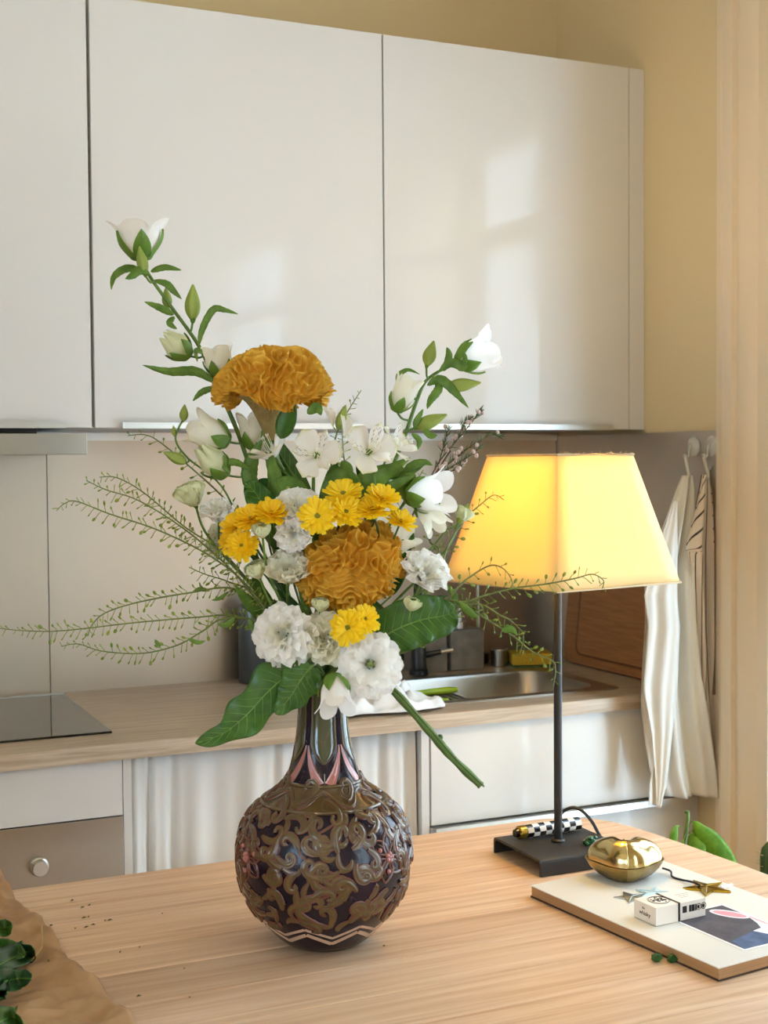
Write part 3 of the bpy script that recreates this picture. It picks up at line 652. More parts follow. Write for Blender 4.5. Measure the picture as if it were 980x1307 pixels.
m = MB(); m.add([cp(0, 0, 0), cp(Ln, 0, 0), cp(Ln, cw, 0), cp(0, cw, 0), cp(0, 0, .0004), cp(Ln, 0, .0004), cp(Ln, cw, .0004), cp(0, cw, .0004)], [(0,3,2,1), (4,5,6,7), (0,1,5,4), (1,2,6,5), (2,3,7,6), (3,0,4,7)]); m.build('card', 'card_white', t, smooth=False)
def pic(name, pts, h, material):
    m = MB(); m.add([cp(a, b, .0004+h) for a, b in pts], [tuple(range(len(pts)))]); o = m.build(name, material, t, smooth=False); return o
q = .0042
pic('picture_ground', [(q, q), (Ln-q, q), (Ln-q, cw-q), (q, cw-q)], .00004, 'pic_hair')
def picpx(name, pts, h, material):
    m = MB(); vs = []
    for (x, y) in pts:
        p = onz(x, y, BT+.0004+h)-cn; a, b = max(q, min(Ln-q, p.dot(e1))), max(q, min(cw-q, p.dot(e2))); vs.append(cp(a, b, .0004+h))
    m.add(vs, [tuple(range(len(vs)))]); return m.build(name, material, t, smooth=False)
picpx('painted_garment', [(934, 1201), (946, 1195), (961, 1188), (980, 1192), (1010, 1198), (1010, 1225), (950, 1216)], .00008, 'pic_blue')
picpx('painted_face', [(928, 1150), (930, 1142), (936, 1140), (950, 1143), (1000, 1165), (1010, 1190), (975, 1186), (966, 1178), (955, 1170), (940, 1163)], .00010, 'pic_skin')
picpx('painted_collar', [(955, 1170), (966, 1178), (971, 1184), (961, 1188), (980, 1192), (1010, 1196), (1010, 1188), (975, 1178)], .00013, 'pic_white')
picpx('painted_ear', [(931+26*math.cos(a), 1166.5+4.2*math.sin(a)+4.0*math.cos(a)) for a in [2*PI*k/24 for k in range(24)]], .00016, 'pic_white')
picpx('painted_ear_fold', [(931+22*math.cos(a), 1166.5+2.9*math.sin(a)+3.4*math.cos(a)) for a in [2*PI*k/24 for k in range(24)]], .00019, 'pic_ear')

# small carton with an elastic band
mat('carton', rgb(238, 228, 216), .55); mat('ink', rgb(22, 20, 20), .6)
na, nl, nr = onz(837, 1183, BT), onz(809, 1172, BT), onz(905, 1168, BT); BH = .0255
ex = (nr-na); ex.z = 0; wx = ex.length*.93; ex = ex.normalized(); ey = Vector((-ex.y, ex.x, 0)); wy = .046
t = thing('small_carton', 'small white carton with black print and an elastic band on the book', 'box', na)
CM = Matrix(((ex.x, ey.x, 0, na.x), (ex.y, ey.y, 0, na.y), (0, 0, 1, BT), (0, 0, 0, 1)))
MB().box((0, 0, .0006), (wx, wy, BH), .0006).xform(CM).build('carton_body', 'carton', t, smooth=False)
xb = wx*.46; bd = MB(); bt_ = .0005
for (a, b_) in (((xb-.0016, -bt_, .0003), (xb+.0016, 0, BH+bt_)), ((xb-.0016, wy, .0003), (xb+.0016, wy+bt_, BH+bt_)), ((xb-.0016, 0, BH), (xb+.0016, wy, BH+bt_))): bd.box(a, b_)
bd.xform(CM).build('elastic_band', 'ink', t, smooth=False)
RX90 = Matrix.Rotation(PI/2, 4, 'X')
sideM = CM @ Matrix.Translation((-.0002, wy*.5, BH*.45)) @ Matrix.Rotation(-PI/2, 4, 'Z') @ RX90
text_mesh('whisky', .0085, sideM, 'print_word', 'ink', t); text_mesh('the', .0045, CM @ Matrix.Translation((-.0002, wy*.56, BH*.72)) @ Matrix.Rotation(-PI/2, 4, 'Z') @ RX90, 'print_word', 'ink', t)
pm = MB(); xs = wx*.53; y_ = -.0002
for k, (a, w) in enumerate(((0, .0075), (.0115, .004), (.0160, .0055), (.0225, .002))): pm.box((xs+a, y_, BH*.42), (xs+a+w, 0, BH*.78))
for (cx_, r_) in ((xs+.0285, .0042), (xs+.0375, .0042)):
    ring = [(cx_+r_*math.cos(2*PI*k/20), y_, BH*.60+r_*math.sin(2*PI*k/20)) for k in range(21)]; pm.tube(ring, .0005, 4, cap=False)
    for k in range(4): a = PI*k/4; pm.box((cx_-.0028*math.cos(a)-.0003, y_, BH*.6-.0028*math.sin(a)-.0003), (cx_+.0028*math.cos(a)*.2, 0, BH*.6+.0006+.002*math.sin(a)))
for k in range(5): pm.box((xs+.0012+.0012*k, y_-.0001, BH*.5), (xs+.0016+.0012*k, y_, BH*.52+.002*(k % 3))) if False else None
pm.xform(CM).build('print_strip', 'ink', t, smooth=False)
pm = MB(); cx_, cy_2 = wx*.42, wy*.52
for r_ in (.0155, .0140): pm.tube([(cx_-.012+r_*math.cos(2*PI*k/36), cy_2+r_*.98*math.sin(2*PI*k/36), BH+.0002) for k in range(37)], .0003, 4, cap=False)
rf = random.Random(8)
for k in range(26):
    a = rf.uniform(0, 2*PI); r_ = .011*math.sqrt(rf.random()); x_, y2_ = cx_-.012+r_*math.cos(a), cy_2+r_*math.sin(a); s_ = rf.uniform(.0008, .0022)
    pm.tube([(x_+s_*math.cos(2*PI*j/8), y2_+s_*math.sin(2*PI*j/8), BH+.0002) for j in range(9)], .00028, 4, cap=False)
pm.xform(CM).build('print_emblem', 'ink', t)
mat('ink_pale', rgb(150, 140, 136), .6); pm = MB()
for k in range(3): pm.box((wx*.66, wy*(.62-.13*k), BH), (wx*(.92-.05*k), wy*(.64-.13*k), BH+.00015))
pm.xform(CM).build('print_lines', 'ink_pale', t, smooth=False)

# paper stars
def star(c, R1, R2, rot, z, th_, lab, material, tilt=0.0, wires=False):
    c = Vector((c.x, c.y, z)); t = thing('star_ornament', lab, 'star', c, 'flat star ornaments on the book')
    m = MB(); top = []; n = 10
    vs = [Vector((0, 0, th_*1.5))]+[Vector(((R1 if k % 2 == 0 else R2)*math.cos(rot+PI*k/5), (R1 if k % 2 == 0 else R2)*math.sin(rot+PI*k/5), th_)) for k in range(10)]+[Vector(((R1 if k % 2 == 0 else R2)*math.cos(rot+PI*k/5), (R1 if k % 2 == 0 else R2)*math.sin(rot+PI*k/5), 0)) for k in range(10)]
    fs = [(0, 1+k, 1+(k+1) % 10) for k in range(10)]+[(1+k, 11+k, 11+(k+1) % 10, 1+(k+1) % 10) for k in range(10)]+[tuple(range(20, 10, -1))]
    MT = Matrix.Translation(c) @ Matrix.Rotation(tilt, 4, 'X')
    m.add(vs, fs); m.xform(MT).build('plate', material, t, smooth=False)
    w = MB(); 
    for k in range(5): a = rot+2*PI*k/5; w.tube([MT @ Vector((0, 0, th_*1.5+.0004)), MT @ Vector((R1*.96*math.cos(a), R1*.96*math.sin(a), th_+.0003))], .0003, 4)
    w.build('fold_lines', material, t)
    return t
mat('star_gold', rgb(176, 142, 40), .22, 1.0); mat('star_blue', rgb(196, 222, 232), .3, .3); mat('star_silver', rgb(170, 172, 172), .3, .9)
star(onz(902, 1132, BT+.003), .036, .016, .25, BT, .003, 'gold star ornament on a dark cord lying by the back edge of the book', 'star_gold')
star(onz(836, 1141, BT), .030, .0135, .9, BT, .0022, 'pale blue star ornament lying behind the white carton', 'star_blue')
star(onz(806, 1146, BT), .026, .012, .2, BT+.0001, .0016, 'silver grey star ornament partly under the pale blue star', 'star_silver')
mat('cord_dark', rgb(26, 24, 40), .6)
hx = onz(845, 1108, .776)
tag(MB().tube(spline([hx, hx+Vector((.008, -.010, -.003)), onz(858, 1119, BT+.002), onz(870, 1123, BT+.002), onz(884, 1126, BT+.0055), onz(893, 1130, BT+.0062)], 6), .0016, 8).build('ornament_cord', 'cord_dark', origin=(.66, -.88, BT)), 'thin dark twisted cord running from the heart box to the gold star', 'cord')
tag(MB().tube([onz(920, 1133, BT+.004), onz(934, 1129, BT+.004)], .0020, 10).build('white_stick', 'card_white', origin=(.7, -.95, BT)), 'short white paper stick lying on the tip of the gold star', 'stick')

# brass heart box
mat('brass', rgb(204, 182, 126), .15, 1.0, bump=0.05, bscale=18, bdist=.004)
mat('brass_dull', rgb(184, 158, 102), .30, 1.0, bump=0.15, bscale=40, bdist=.003, col2=rgb(150, 118, 62), scale=25)
HC = Vector((.604, -.848, BT)); HRot = -.52
t = thing('heart_box', 'shiny brass heart-shaped box with a domed lid lying on the book', 'box', HC)
def heart(a):
    """plan outline, notch at +y, tip at -y"""
    x = 16*math.sin(a)**3; y = 13*math.cos(a)-5*math.cos(2*a)-2*math.cos(3*a)-math.cos(4*a)
    x, y = x/16, (y+2.5)/16; rd = math.hypot(x, y); e_ = .80; k_ = .12 if y > 0 else .12+.72*min(1, -y/.6)
    f_ = (1-k_)+k_*e_/max(rd, .2); return Vector((x*f_*.060, y*f_*.050, 0))
HM = Matrix.Translation(HC) @ Matrix.Rotation(HRot, 4, 'Z'); HN = 64
def hring(s, z, sink=0.0): return [HM @ (heart(2*PI*k/HN)*s+Vector((0, 0, z))) for k in range(HN)]
def loft(rings, close_top=True, close_bot=False):
    m = MB(); k = len(rings[0]); vs = [v for r in rings for v in r]; fs = [(i*k+j, i*k+(j+1) % k, (i+1)*k+(j+1) % k, (i+1)*k+j) for i in range(len(rings)-1) for j in range(k)]
    if close_top: fs.append(tuple((len(rings)-1)*k+j for j in range(k)))
    if close_bot: fs.append(tuple(range(k-1, -1, -1)))
    return m.add(vs, fs)
loft([hring(.30, .0), hring(.50, .0008), hring(.72, .006), hring(.90, .015), hring(1.0, .0245), hring(1.03, .0265), hring(1.0, .0265), hring(.95, .022)], True, True).build('dish', 'brass_dull', t, auto=60)
# lid: two rounded lobes with a cleft from the notch
rings = []
for j in range(14):
    s = math.cos(j/13*PI/2*.985); h = .0272+.036*math.sin(j/13*PI/2)**.9; r_ = []
    for k in range(HN):
        p = heart(2*PI*k/HN)*s*.97; cl_ = math.exp(-(p.x/.010)**2)*max(0, min(1, (p.y+.01)/.035))
        r_.append(HM @ (p+Vector((0, 0, h-cl_*.020*(1-s*.4)))))
    rings.append(r_)
loft(rings).build('lid', 'brass', t, auto=75)
MB().sphere(HM @ Vector((0, .014, .0545)), .0028, 10, 8).build('lid_knob', 'brass', t)

# two dark green crumbs by the book
mat('leaf_dark', rgb(26, 70, 30), .4, col2=rgb(50, 104, 46), scale=60)
for (pt, z, lab) in (((838, 1223), TZ, 'crumpled dark green leaf scrap on the table by the book'), ((858, 1224), TZ, 'dark green leaf scrap pressed against the book edge')):
    c = onz(*pt, z+.004); bm = bmesh.new(); bmesh.ops.create_icosphere(bm, subdivisions=2, radius=1)
    for v in bm.verts: v.co = Vector((v.co.x*.0085, v.co.y*.0065, v.co.z*.0052))*(1+.25*math.sin(v.co.x*7+v.co.y*5))
    m = MB().bm(bm); m.xform(Matrix.Translation((c.x, c.y, z+.0052)) @ Matrix.Rotation(.6, 4, 'Z'))
    tag(m.build('leaf_scrap', 'leaf_dark', origin=(c.x, c.y, z)), lab, 'scrap', 'leaf scraps by the book')

# ------------------------------------------------------------------ carved vase
VX, VY = .119, -.846
def zaxis(y):
    d = ray(415, y); t_ = math.hypot(VX-CAM.x, VY-CAM.y)/math.hypot(d.x, d.y); return CAM.z+d.z*t_
PXM = 1/950.0
prof = [(1205.5, 36), (1203, 41), (1197, 50), (1190, 60), (1182, 68), (1173, 76), (1160, 87), (1146, 96), (1132, 103), (1118, 107.5), (1104, 110), (1090, 111), (1076, 110.5), (1063, 108), (1051, 104.5), (1040, 99), (1032, 93), (1024, 85), (1016, 75), (1009, 64), (1003, 55.5), (997, 50.5), (988, 46), (976, 41.5), (963, 38), (945, 34), (925, 31.5), (903, 30), (885, 29.5), (872, 30.5), (868, 31.5)]
PR = [(zaxis(y), r*PXM) for y, r in prof]; PR = [(max(z, TZ+.0006+.0012*i), r) for i, (z, r) in enumerate(PR)]
PZs = np.array([p[0] for p in PR]); PRs = np.array([p[1] for p in PR])
def vrad(z): return float(np.interp(z, PZs, PRs))
A0 = math.atan2(CAM.y-VY, CAM.x-VX)
def vpt(phi, z, h=0.0):
    e = .0015; r = vrad(z); dr = (vrad(z+e)-vrad(z-e))/(2*e); n = Vector((1, -dr)).normalized()
    a = A0+phi; rr_ = r+n.x*h; return Vector((VX+rr_*math.cos(a), VY+rr_*math.sin(a), z+n.y*h))
_zt = np.linspace(TZ+.001, PR[-1][0], 400); _yt = []
for _z in _zt:
    _d = vpt(0, float(_z))-CAM; _yt.append(653.5-FPX*_d.dot(UP)/_d.dot(fwd))
def vz(y): return float(np.interp(-y, -np.array(_yt), _zt))      # height at which the front of the vase meets picture row y
mat('glaze_navy', rgb(16, 13, 28), .22, inp={'Specular IOR Level': .28, 'Coat Weight': .14, 'Coat Roughness': .06}, col2=rgb(34, 18, 34), scale=14)
mat('glaze_gold', rgb(100, 76, 40), .26, inp={'Coat Weight': .45, 'Coat Roughness': .08}, col2=rgb(82, 64, 36), scale=40)
mat('glaze_brown', rgb(104, 58, 42), .25, inp={'Coat Weight': .5})
mat('glaze_pink', rgb(172, 106, 98), .2, inp={'Coat Weight': .6})
mat('glaze_green', rgb(60, 62, 26), .14, inp={'Coat Weight': .8, 'Coat Roughness': .05})
mat('glaze_cream', rgb(206, 172, 146), .25, inp={'Coat Weight': .5})
vase = thing('carved_vase', 'dark glazed vase with carved gold scrollwork holding the bouquet', 'vase', (VX, VY, TZ))
zin = [(PR[-1][0]-.0005, PR[-1][1]-.004)]+[(z-.001, r-.006) for z, r in PR[-2:-9:-1]]
pr_s = [(float(r), float(z)) for z, r in PR]+[(PR[-1][1]-.002, PR[-1][0]+.0012)]+[(r, z) for z, r in zin]
MB().lathe([(0.002, TZ+.0006)]+pr_s+[(.002, zin[-1][0]-.002)], 96, (VX, VY, 0)).build('body', 'glaze_navy', vase, auto=60)
def ribbon(m, path, w0, raise_=.0022, taper=True, wf=None, edge=.22):
    """raised strap on the vase skin; path of (phi, z); edges take material 1"""
    n = len(path); P = [vpt(a, z) for a, z in path]; sec = [(-1, 0.0), (-1+edge*.5, .9), (-1+edge, .55), (-.35, 1.0), (.35, 1.0), (1-edge, .55), (1-edge*.5, .9), (1, 0.0)]; k = len(sec); vs = []
    for i in range(n):
        t_ = i/(n-1); w = w0*(wf(t_) if wf else (math.sin(PI*min(1, .08+.92*t_))**.5 if taper else 1)); tg = P[min(i+1, n-1)]-P[max(i-1, 0)]; tg.normalize()
        a, z = path[i]; nr = (vpt(a, z, .004)-P[i]).normalized(); sd_ = tg.cross(nr).normalized()
        for (q, h) in sec:
            b = P[i]+sd_*(q*w*.5); ph = math.atan2(b.y-VY, b.x-VX)-A0; pv = vpt(ph, max(b.z, TZ+.002), -.0004+h*raise_); pv.z = max(pv.z, TZ+.0008); vs.append(pv)
    fs = []; cur = m.cur
    base = len(m.v); m.v += [tuple(v) for v in vs]
    for i in range(n-1):
        for j in range(k-1):
            m.f.append((base+i*k+j, base+i*k+j+1, base+(i+1)*k+j+1, base+(i+1)*k+j)); m.mi.append(1 if (j < 2 or j > k-4) else 0)
def clothoid(a, z, hd, L, k0, k1, n=26):
    out = [(a, z)]; ds = L/n
    for i in range(n):
        s = i/n; hd += (k0+k1*s*s)*ds; z += math.sin(hd)*ds; r = max(.03, vrad(z)); a += math.cos(hd)*ds/r; out.append((a, z))
    return out
ZL, ZH = vz(1186), vz(1044)
rv = random.Random(21); sc = MB()
flowers = [(-1.03, vz(1108)), (.80, vz(1106)), (2.6, vz(1110)), (-2.7, vz(1110))]
def clear(a, z, rad):
    for fa, fz in flowers:
        d = ((a-fa+PI) % (2*PI))-PI
        if math.hypot(d*vrad(z), z-fz) < rad: return False
    return True
spots_ = []
for trial in range(2600):
    a = rv.uniform(-PI, PI); z = rv.uniform(ZL+.004, ZH-.002)
    if not clear(a, z, .034): continue
    if all(math.hypot((((a-b+PI) % (2*PI))-PI)*vrad(z), z-c) > .0175 for b, c in spots_): spots_.append((a, z))
for i, (a, z) in enumerate(spots_):
    hd = rv.uniform(0, 2*PI); sgn = 1 if i % 2 else -1; L = rv.uniform(.040, .056)
    pth = [(p, min(ZH+.002, max(ZL-.002, q))) for p, q in clothoid(a, z, hd, L, sgn*18, sgn*rv.uniform(260, 360), 30)]
    ribbon(sc, pth, rv.uniform(.0090, .0112), rv.uniform(.0022, .0048), wf=lambda t_: .45+.85*math.sin(PI*min(1, t_*1.05))**.8*(1-.45*t_), edge=.30)
    if i % 2 == 0:
        pth = [(p, min(ZH+.002, max(ZL-.002, q))) for p, q in clothoid(a, z, hd+PI*.8, L*.55, -sgn*20, -sgn*200, 16)]
        ribbon(sc, pth, .0070, .0026, wf=lambda t_: .4+.8*math.sin(PI*t_)**.8, edge=.30)
o = sc.build('carved_scrolls', ['glaze_gold', 'glaze_brown'], vase, auto=None); o['kind'] = 'stuff'; o['label'] = 'raised gold-brown scroll carving'
# long vines
vm = MB()
for k in range(4):
    a0 = -.15+k*PI/2; path = [(a0+.28*math.sin(3.3*t_/30*PI)*(1 if k % 2 else -1)+.010*t_*.6, ZL+(ZH-ZL)*t_/30) for t_ in range(31)]
    ribbon(vm, path, .0035, .0024, taper=False)
vm.build('carved_vines', ['glaze_brown', 'glaze_brown'], vase, auto=None)
# carved flowers
for fi, (fa, fz) in enumerate(flowers):
    fm = MB(); r = vrad(fz)
    for p in range(6):
        h0 = 2*PI*p/6+.35+fi; dr_ = lambda t_, q: (fa+(math.cos(h0)*t_*.033-math.sin(h0)*q*.0105)/r, fz+math.sin(h0)*t_*.033+math.cos(h0)*q*.0105)
        for sg in (-1, 1): ribbon(fm, [dr_(t_/12, sg*math.sin(PI*min(1, t_/12))**.8) for t_ in range(13)], .0022, .0026, taper=False)
        for sg in (-.45, .45): ribbon(fm, [dr_(.25+.5*t_/8, sg*math.sin(PI*(.25+.5*t_/8))) for t_ in range(9)], .0013, .0018)
    fm.build('carved_flower', ['glaze_brown', 'glaze_brown'], vase, auto=None)
    cm_ = MB()
    for k in range(6):
        a = 2*PI*k/5; q = .0042 if k < 5 else 0; c = vpt(fa+q*math.cos(a)/r, fz+q*math.sin(a), .0022); cm_.sphere(c, .0030, 8, 6)
    for k in range(3):
        a = 2*PI*k/3+.4; c = vpt(fa+.018*math.cos(a)/r, fz+.018*math.sin(a), .0018); cm_.sphere(c, (.0028, .0028, .0034), 8, 6)
    cm_.build('flower_centre', 'glaze_pink', vase)
# shoulder band
MB().grid(97, 12, lambda u, v: vpt(2*PI*u, vz(1038)+(vz(1007)-vz(1038))*v, .0008)).build('shoulder_band', 'glaze_gold', vase, auto=None)
for yy, rr_ in ((1039, .0030), (1005, .0028)):
    z = vz(yy); MB().tube([vpt(2*PI*k/80, z, .0006) for k in range(81)], rr_, 8, cap=False).build('band_ring', 'glaze_gold', vase)
sb = MB(); NS = 14
for k in range(NS):
    a = 2*PI*k/NS; sg = 1 if k % 2 else -1
    ribbon(sb, clothoid(a, vz(1024)-.002*sg, .2*sg, .050, sg*30, sg*250, 26), .0080, .0044, wf=lambda t_: .6+.6*math.sin(PI*t_)*(1-.4*t_))
    ribbon(sb, clothoid(a+.22, vz(1021), PI+.3*sg, .026, -sg*50, -sg*260, 16), .006, .0036, wf=lambda t_: .5+.6*math.sin(PI*t_))
    ribbon(sb, [(a+.45*t_/14, vz(1034)+(vz(1012)-vz(1034))*(.5-.5*math.cos(PI*t_/14)) if sg > 0 else vz(1012)+(vz(1034)-vz(1012))*(.5-.5*math.cos(PI*t_/14))) for t_ in range(15)], .0055, .0046, taper=False)
o = sb.build('band_scrolls', ['glaze_gold', 'glaze_brown'], vase, auto=None); o['kind'] = 'stuff'
# zigzag foot band
zm = MB(); NZ = 8
for row, (ya, yb, w) in enumerate(((1205, 1194, .0060), (1198, 1187.5, .0040))):
    for k in range(NZ):
        a = 2*PI*(k+.15)/NZ
        for s0, s1, z0_, z1_ in ((0, .5, ya, yb), (.5, 1, yb, ya)):
            ribbon(zm, [(a+2*PI/NZ*(s0+(s1-s0)*t_/6), vz(z0_+(z1_-z0_)*t_/6)) for t_ in range(7)], w, .0012, taper=False, edge=.05)
zm.build('zigzag_band', ['glaze_cream', 'glaze_cream'], vase, auto=None)
# neck: green pointed panels, pink arches
def patch(name, material, fn, nu=9, nv=16, h=.0012):
    m = MB().grid(nu, nv, lambda u, v: vpt(*fn(u, v), h*(1-abs(2*u-1)**4))); return m.build(name, material, vase, auto=None)
for k in range(5):
    c = .03+2*PI*k/5; w_top, z0_, z1_ = .46, vz(976), PR[-1][0]-.004
    def wid(v): return w_top*min(1, (v*4.2)**.62)
    patch('neck_panel', 'glaze_green', lambda u, v: (c+(2*u-1)*wid(v+.001), z0_+(z1_-z0_)*v))
    bm_ = MB()
    for sg in (-1, 1): ribbon(bm_, [(c+sg*wid(v/20+.0005), z0_+(z1_-z0_)*v/20) for v in range(21)], .0022, .0022, taper=False)
    ribbon(bm_, clothoid(c+.02, vz(952), PI*.6, .018, 60, 500, 16), .0016, .0018); ribbon(bm_, clothoid(c+.02, vz(952), PI*.5, .034, -40, 160, 20), .0016, .0018); ribbon(bm_, clothoid(c-.05, vz(918), PI*.55, .02, 40, 500, 16), .0016, .0018)
    bm_.build('panel_border', ['glaze_gold', 'glaze_gold'], vase, auto=None)
    zt_, zb_ = vz(952), vz(1003); cc = c+PI/5
    am = MB()
    for sg in (-1, 1):
        ribbon(am, [(cc+sg*(.05+.44*(t_/16)**1.5), zt_+(zb_-zt_)*t_/16) for t_ in range(17)], .0140, .0016, wf=lambda t_: .12+.95*t_, edge=.08)
    am.build('neck_arch', ['glaze_pink', 'glaze_gold'], vase, auto=None)
    MB().tube([vpt(c, vz(988), .001), vpt(c, vz(1001), .001)], .0009, 6).build('neck_rib', 'glaze_gold', vase)

# ------------------------------------------------------------------ plant materials
def plant(name, c1, c2, rough=.5, tr=.3, scale=60, **kw): m = mat(name, c1, rough, col2=c2, scale=scale, **kw); translucent(m, tr); return m
plant('leaf_green', rgb(88, 126, 40), rgb(118, 152, 58)); plant('leaf_deep', rgb(48, 92, 26), rgb(68, 112, 38), rough=.32, tr=.15)
plant('stem_green', rgb(86, 118, 46), rgb(110, 140, 62), tr=.1); plant('stem_dark', rgb(58, 84, 36), rgb(78, 100, 44), tr=.05)
plant('petal_white', rgb(250, 248, 243), rgb(254, 253, 250), rough=.6, tr=.42, bump=.1, bscale=120, bdist=.001); plant('petal_cream', rgb(242, 238, 216), rgb(249, 247, 234), rough=.6, tr=.42)
plant('petal_greenish', rgb(214, 220, 166), rgb(236, 236, 204), rough=.6, tr=.35); plant('bud_green', rgb(138, 158, 62), rgb(170, 184, 90), tr=.25)
plant('mum_yellow', rgb(250, 212, 14), rgb(255, 228, 40), rough=.55, tr=.3); plant('mum_gold', rgb(248, 204, 14), rgb(254, 220, 30), rough=.55, tr=.3)
mat('mum_disc', rgb(128, 130, 30), .8, col2=rgb(170, 160, 40), scale=300, bump=.8, bscale=900, bdist=.002)
plant('celosia_gold', rgb(214, 156, 34), rgb(232, 182, 62), rough=.75, tr=.10, scale=30); plant('celosia_base', rgb(150, 128, 70), rgb(176, 154, 96), rough=.95, tr=.05, bump=1.0, bscale=500, bdist=.004)
plant('pod_green', rgb(108, 130, 40), rgb(148, 164, 64), tr=.2); plant('twig_red', rgb(84, 50, 40), rgb(104, 66, 50), tr=0.0)
plant('wax_bud', rgb(206, 176, 170), rgb(228, 206, 196), tr=.2); plant('stem_spray', rgb(92, 104, 44), rgb(116, 128, 60), tr=.05); mat('fleck', rgb(70, 34, 34), .7); mat('vein', rgb(104, 144, 60), .5)

MOUTH = Vector((VX, VY, PR[-1][0]-.004)); D0 = 1.80
def H(x, y, dz=0.0): return at(x, y, D0+dz)
def DIR(dx, dy, dn=0.0): return (RT*dx+UP*dy-fwd*dn).normalized()
rs = random.Random(77)
def root_pts(j=None):
    """where a stem leaves the vase"""
    r = rs.uniform(.004, .019); a = rs.uniform(0, 2*PI); q = Vector((r*math.cos(a), r*math.sin(a), 0))
    return [MOUTH+q*.5+Vector((0, 0, -.09)), MOUTH+q+Vector((0, 0, -.004))]
def stem_to(head, axis, r=.0022, bend=.35, name='stem', material='stem_green', parent=None, via=()):
    a, b = root_pts(); L = (head-b).length; pre = head-Vector(axis).normalized()*min(.05, L*bend)
    mid = b.lerp(pre, .5)+Vector((0, 0, .01))
    pts = spline([a, b]+([mid] if not via else list(via))+[pre, head], 6); n = len(pts)
    return MB().tube(pts, [r*(1.15-.3*i/n) for i in range(n)], 8).build(name, material, parent)
def flower_thing(name, label, cat, group=None): return thing(name, label, cat, MOUTH, group)

def leaf_mesh(path, W, side=None, fold=.25, wave=0.0, wf=None, nu=7, seg=8, freq=5, twist=0.0, teeth=0.0):
    P = spline(path, seg); n = len(P); m = MB(); vs = []
    wf = wf or (lambda t_: math.sin(PI*t_**.8)**.9)
    for i, p in enumerate(P):
        t_ = i/(n-1); tg = (P[min(i+1, n-1)]-P[max(i-1, 0)]).normalized(); s = side if side is not None else tg.cross(-fwd)
        s = (s-tg*s.dot(tg)).normalized(); s = Matrix.Rotation(twist*t_, 3, tg) @ s; nr = tg.cross(s)
        w = W*.5*max(.015, wf(t_))*(1+teeth*((i % 2)-.5))
        for k in range(nu):
            q = 2*k/(nu-1)-1; vs.append(p+s*(q*w)+nr*(abs(q)*w*fold+wave*W*.5*math.sin(freq*2*PI*t_+(0 if q > 0 else 1.3))*abs(q)**2))
    return m.add(vs, [(i*nu+k, i*nu+k+1, (i+1)*nu+k+1, (i+1)*nu+k) for i in range(n-1) for k in range(nu-1)]), P
def leaf(path, W, parent, material='leaf_green', name='leaf', **kw):
    m, P = leaf_mesh(path, W, **kw); return m.build(name, material, parent, auto=None, thick=.0004)
def L2(pts, dz=0.0, dz2=None):
    n = len(pts); return [H(x, y, dz+((dz2 if dz2 is not None else dz)-dz)*i/(n-1)) for i, (x, y) in enumerate(pts)]

# ---- bellflowers
def bell_mesh(L, W, flare=.25, lobes=5, closed=0.0, name='corolla', material='petal_white'):
    m = MB(); nu, nv = 50, 16
    def fn(u, v):
        a = 2*PI*u; lob = abs(math.cos(lobes*a/2))**.55; k_ = max(0, v-.60)/.40
        z = L*v*(1-.34*(1-lob)*v**2); base = .23+.17*math.sin(min(1, v*2.4)*PI/2)+.08*v+.03*math.sin(lobes*a)*v*0
        r = W*(base+flare*k_**1.6*(.35+.65*lob))
        r *= 1-closed*max(0, v-.45)*1.5; r *= 1+.035*math.cos(lobes*a)*v
        z -= flare*L*.9*max(0, v-.84)/.16*.16*lob
        return (r*math.cos(a), r*math.sin(a), z)
    m.grid(nu, nv, fn, closeu=True); m.f.append(tuple(range(nu-1, -1, -1))); m.mi.append(0)
    return m.mesh(name, material, True, auto=None)
BELL = bell_mesh(1, 1, .20); BELL2 = bell_mesh(1, 1, .04, closed=.75, material='petal_greenish'); BELL3 = bell_mesh(1, 1, .12, closed=.1, material='petal_cream')
def bud_mesh():
    m = MB(); m.grid(30, 12, lambda u, v: (lambda r: (r*math.cos(2*PI*u), r*math.sin(2*PI*u), v))((.02+.20*math.sin(PI*(.06+.92*v)**.75)**1.1)*(1+.10*math.cos(10*PI*u))), closeu=True); return m.mesh('bud', 'bud_green', True, auto=None)
BUD = bud_mesh()
def sepal_mesh():
    m = MB()
    for k in range(5):
        a = 2*PI*k/5+.3
        for i in range(1):
            st = len(m.v)
            m.grid(5, 7, lambda u, v: ((.14+.13*math.sin(PI*v*.8)+.12*v*v)-.03*abs(2*u-1), (2*u-1)*.125*math.sin(PI*min(.995, .30+.70*v))**.9, -.05+.74*v))
            m.xform(Matrix.Rotation(a, 4, 'Z'), st)
    m.sphere((0, 0, -.02), (.16, .16, .13), 12, 7); return m.mesh('sepals', 'leaf_green', True, auto=None)
SEP = sepal_mesh()
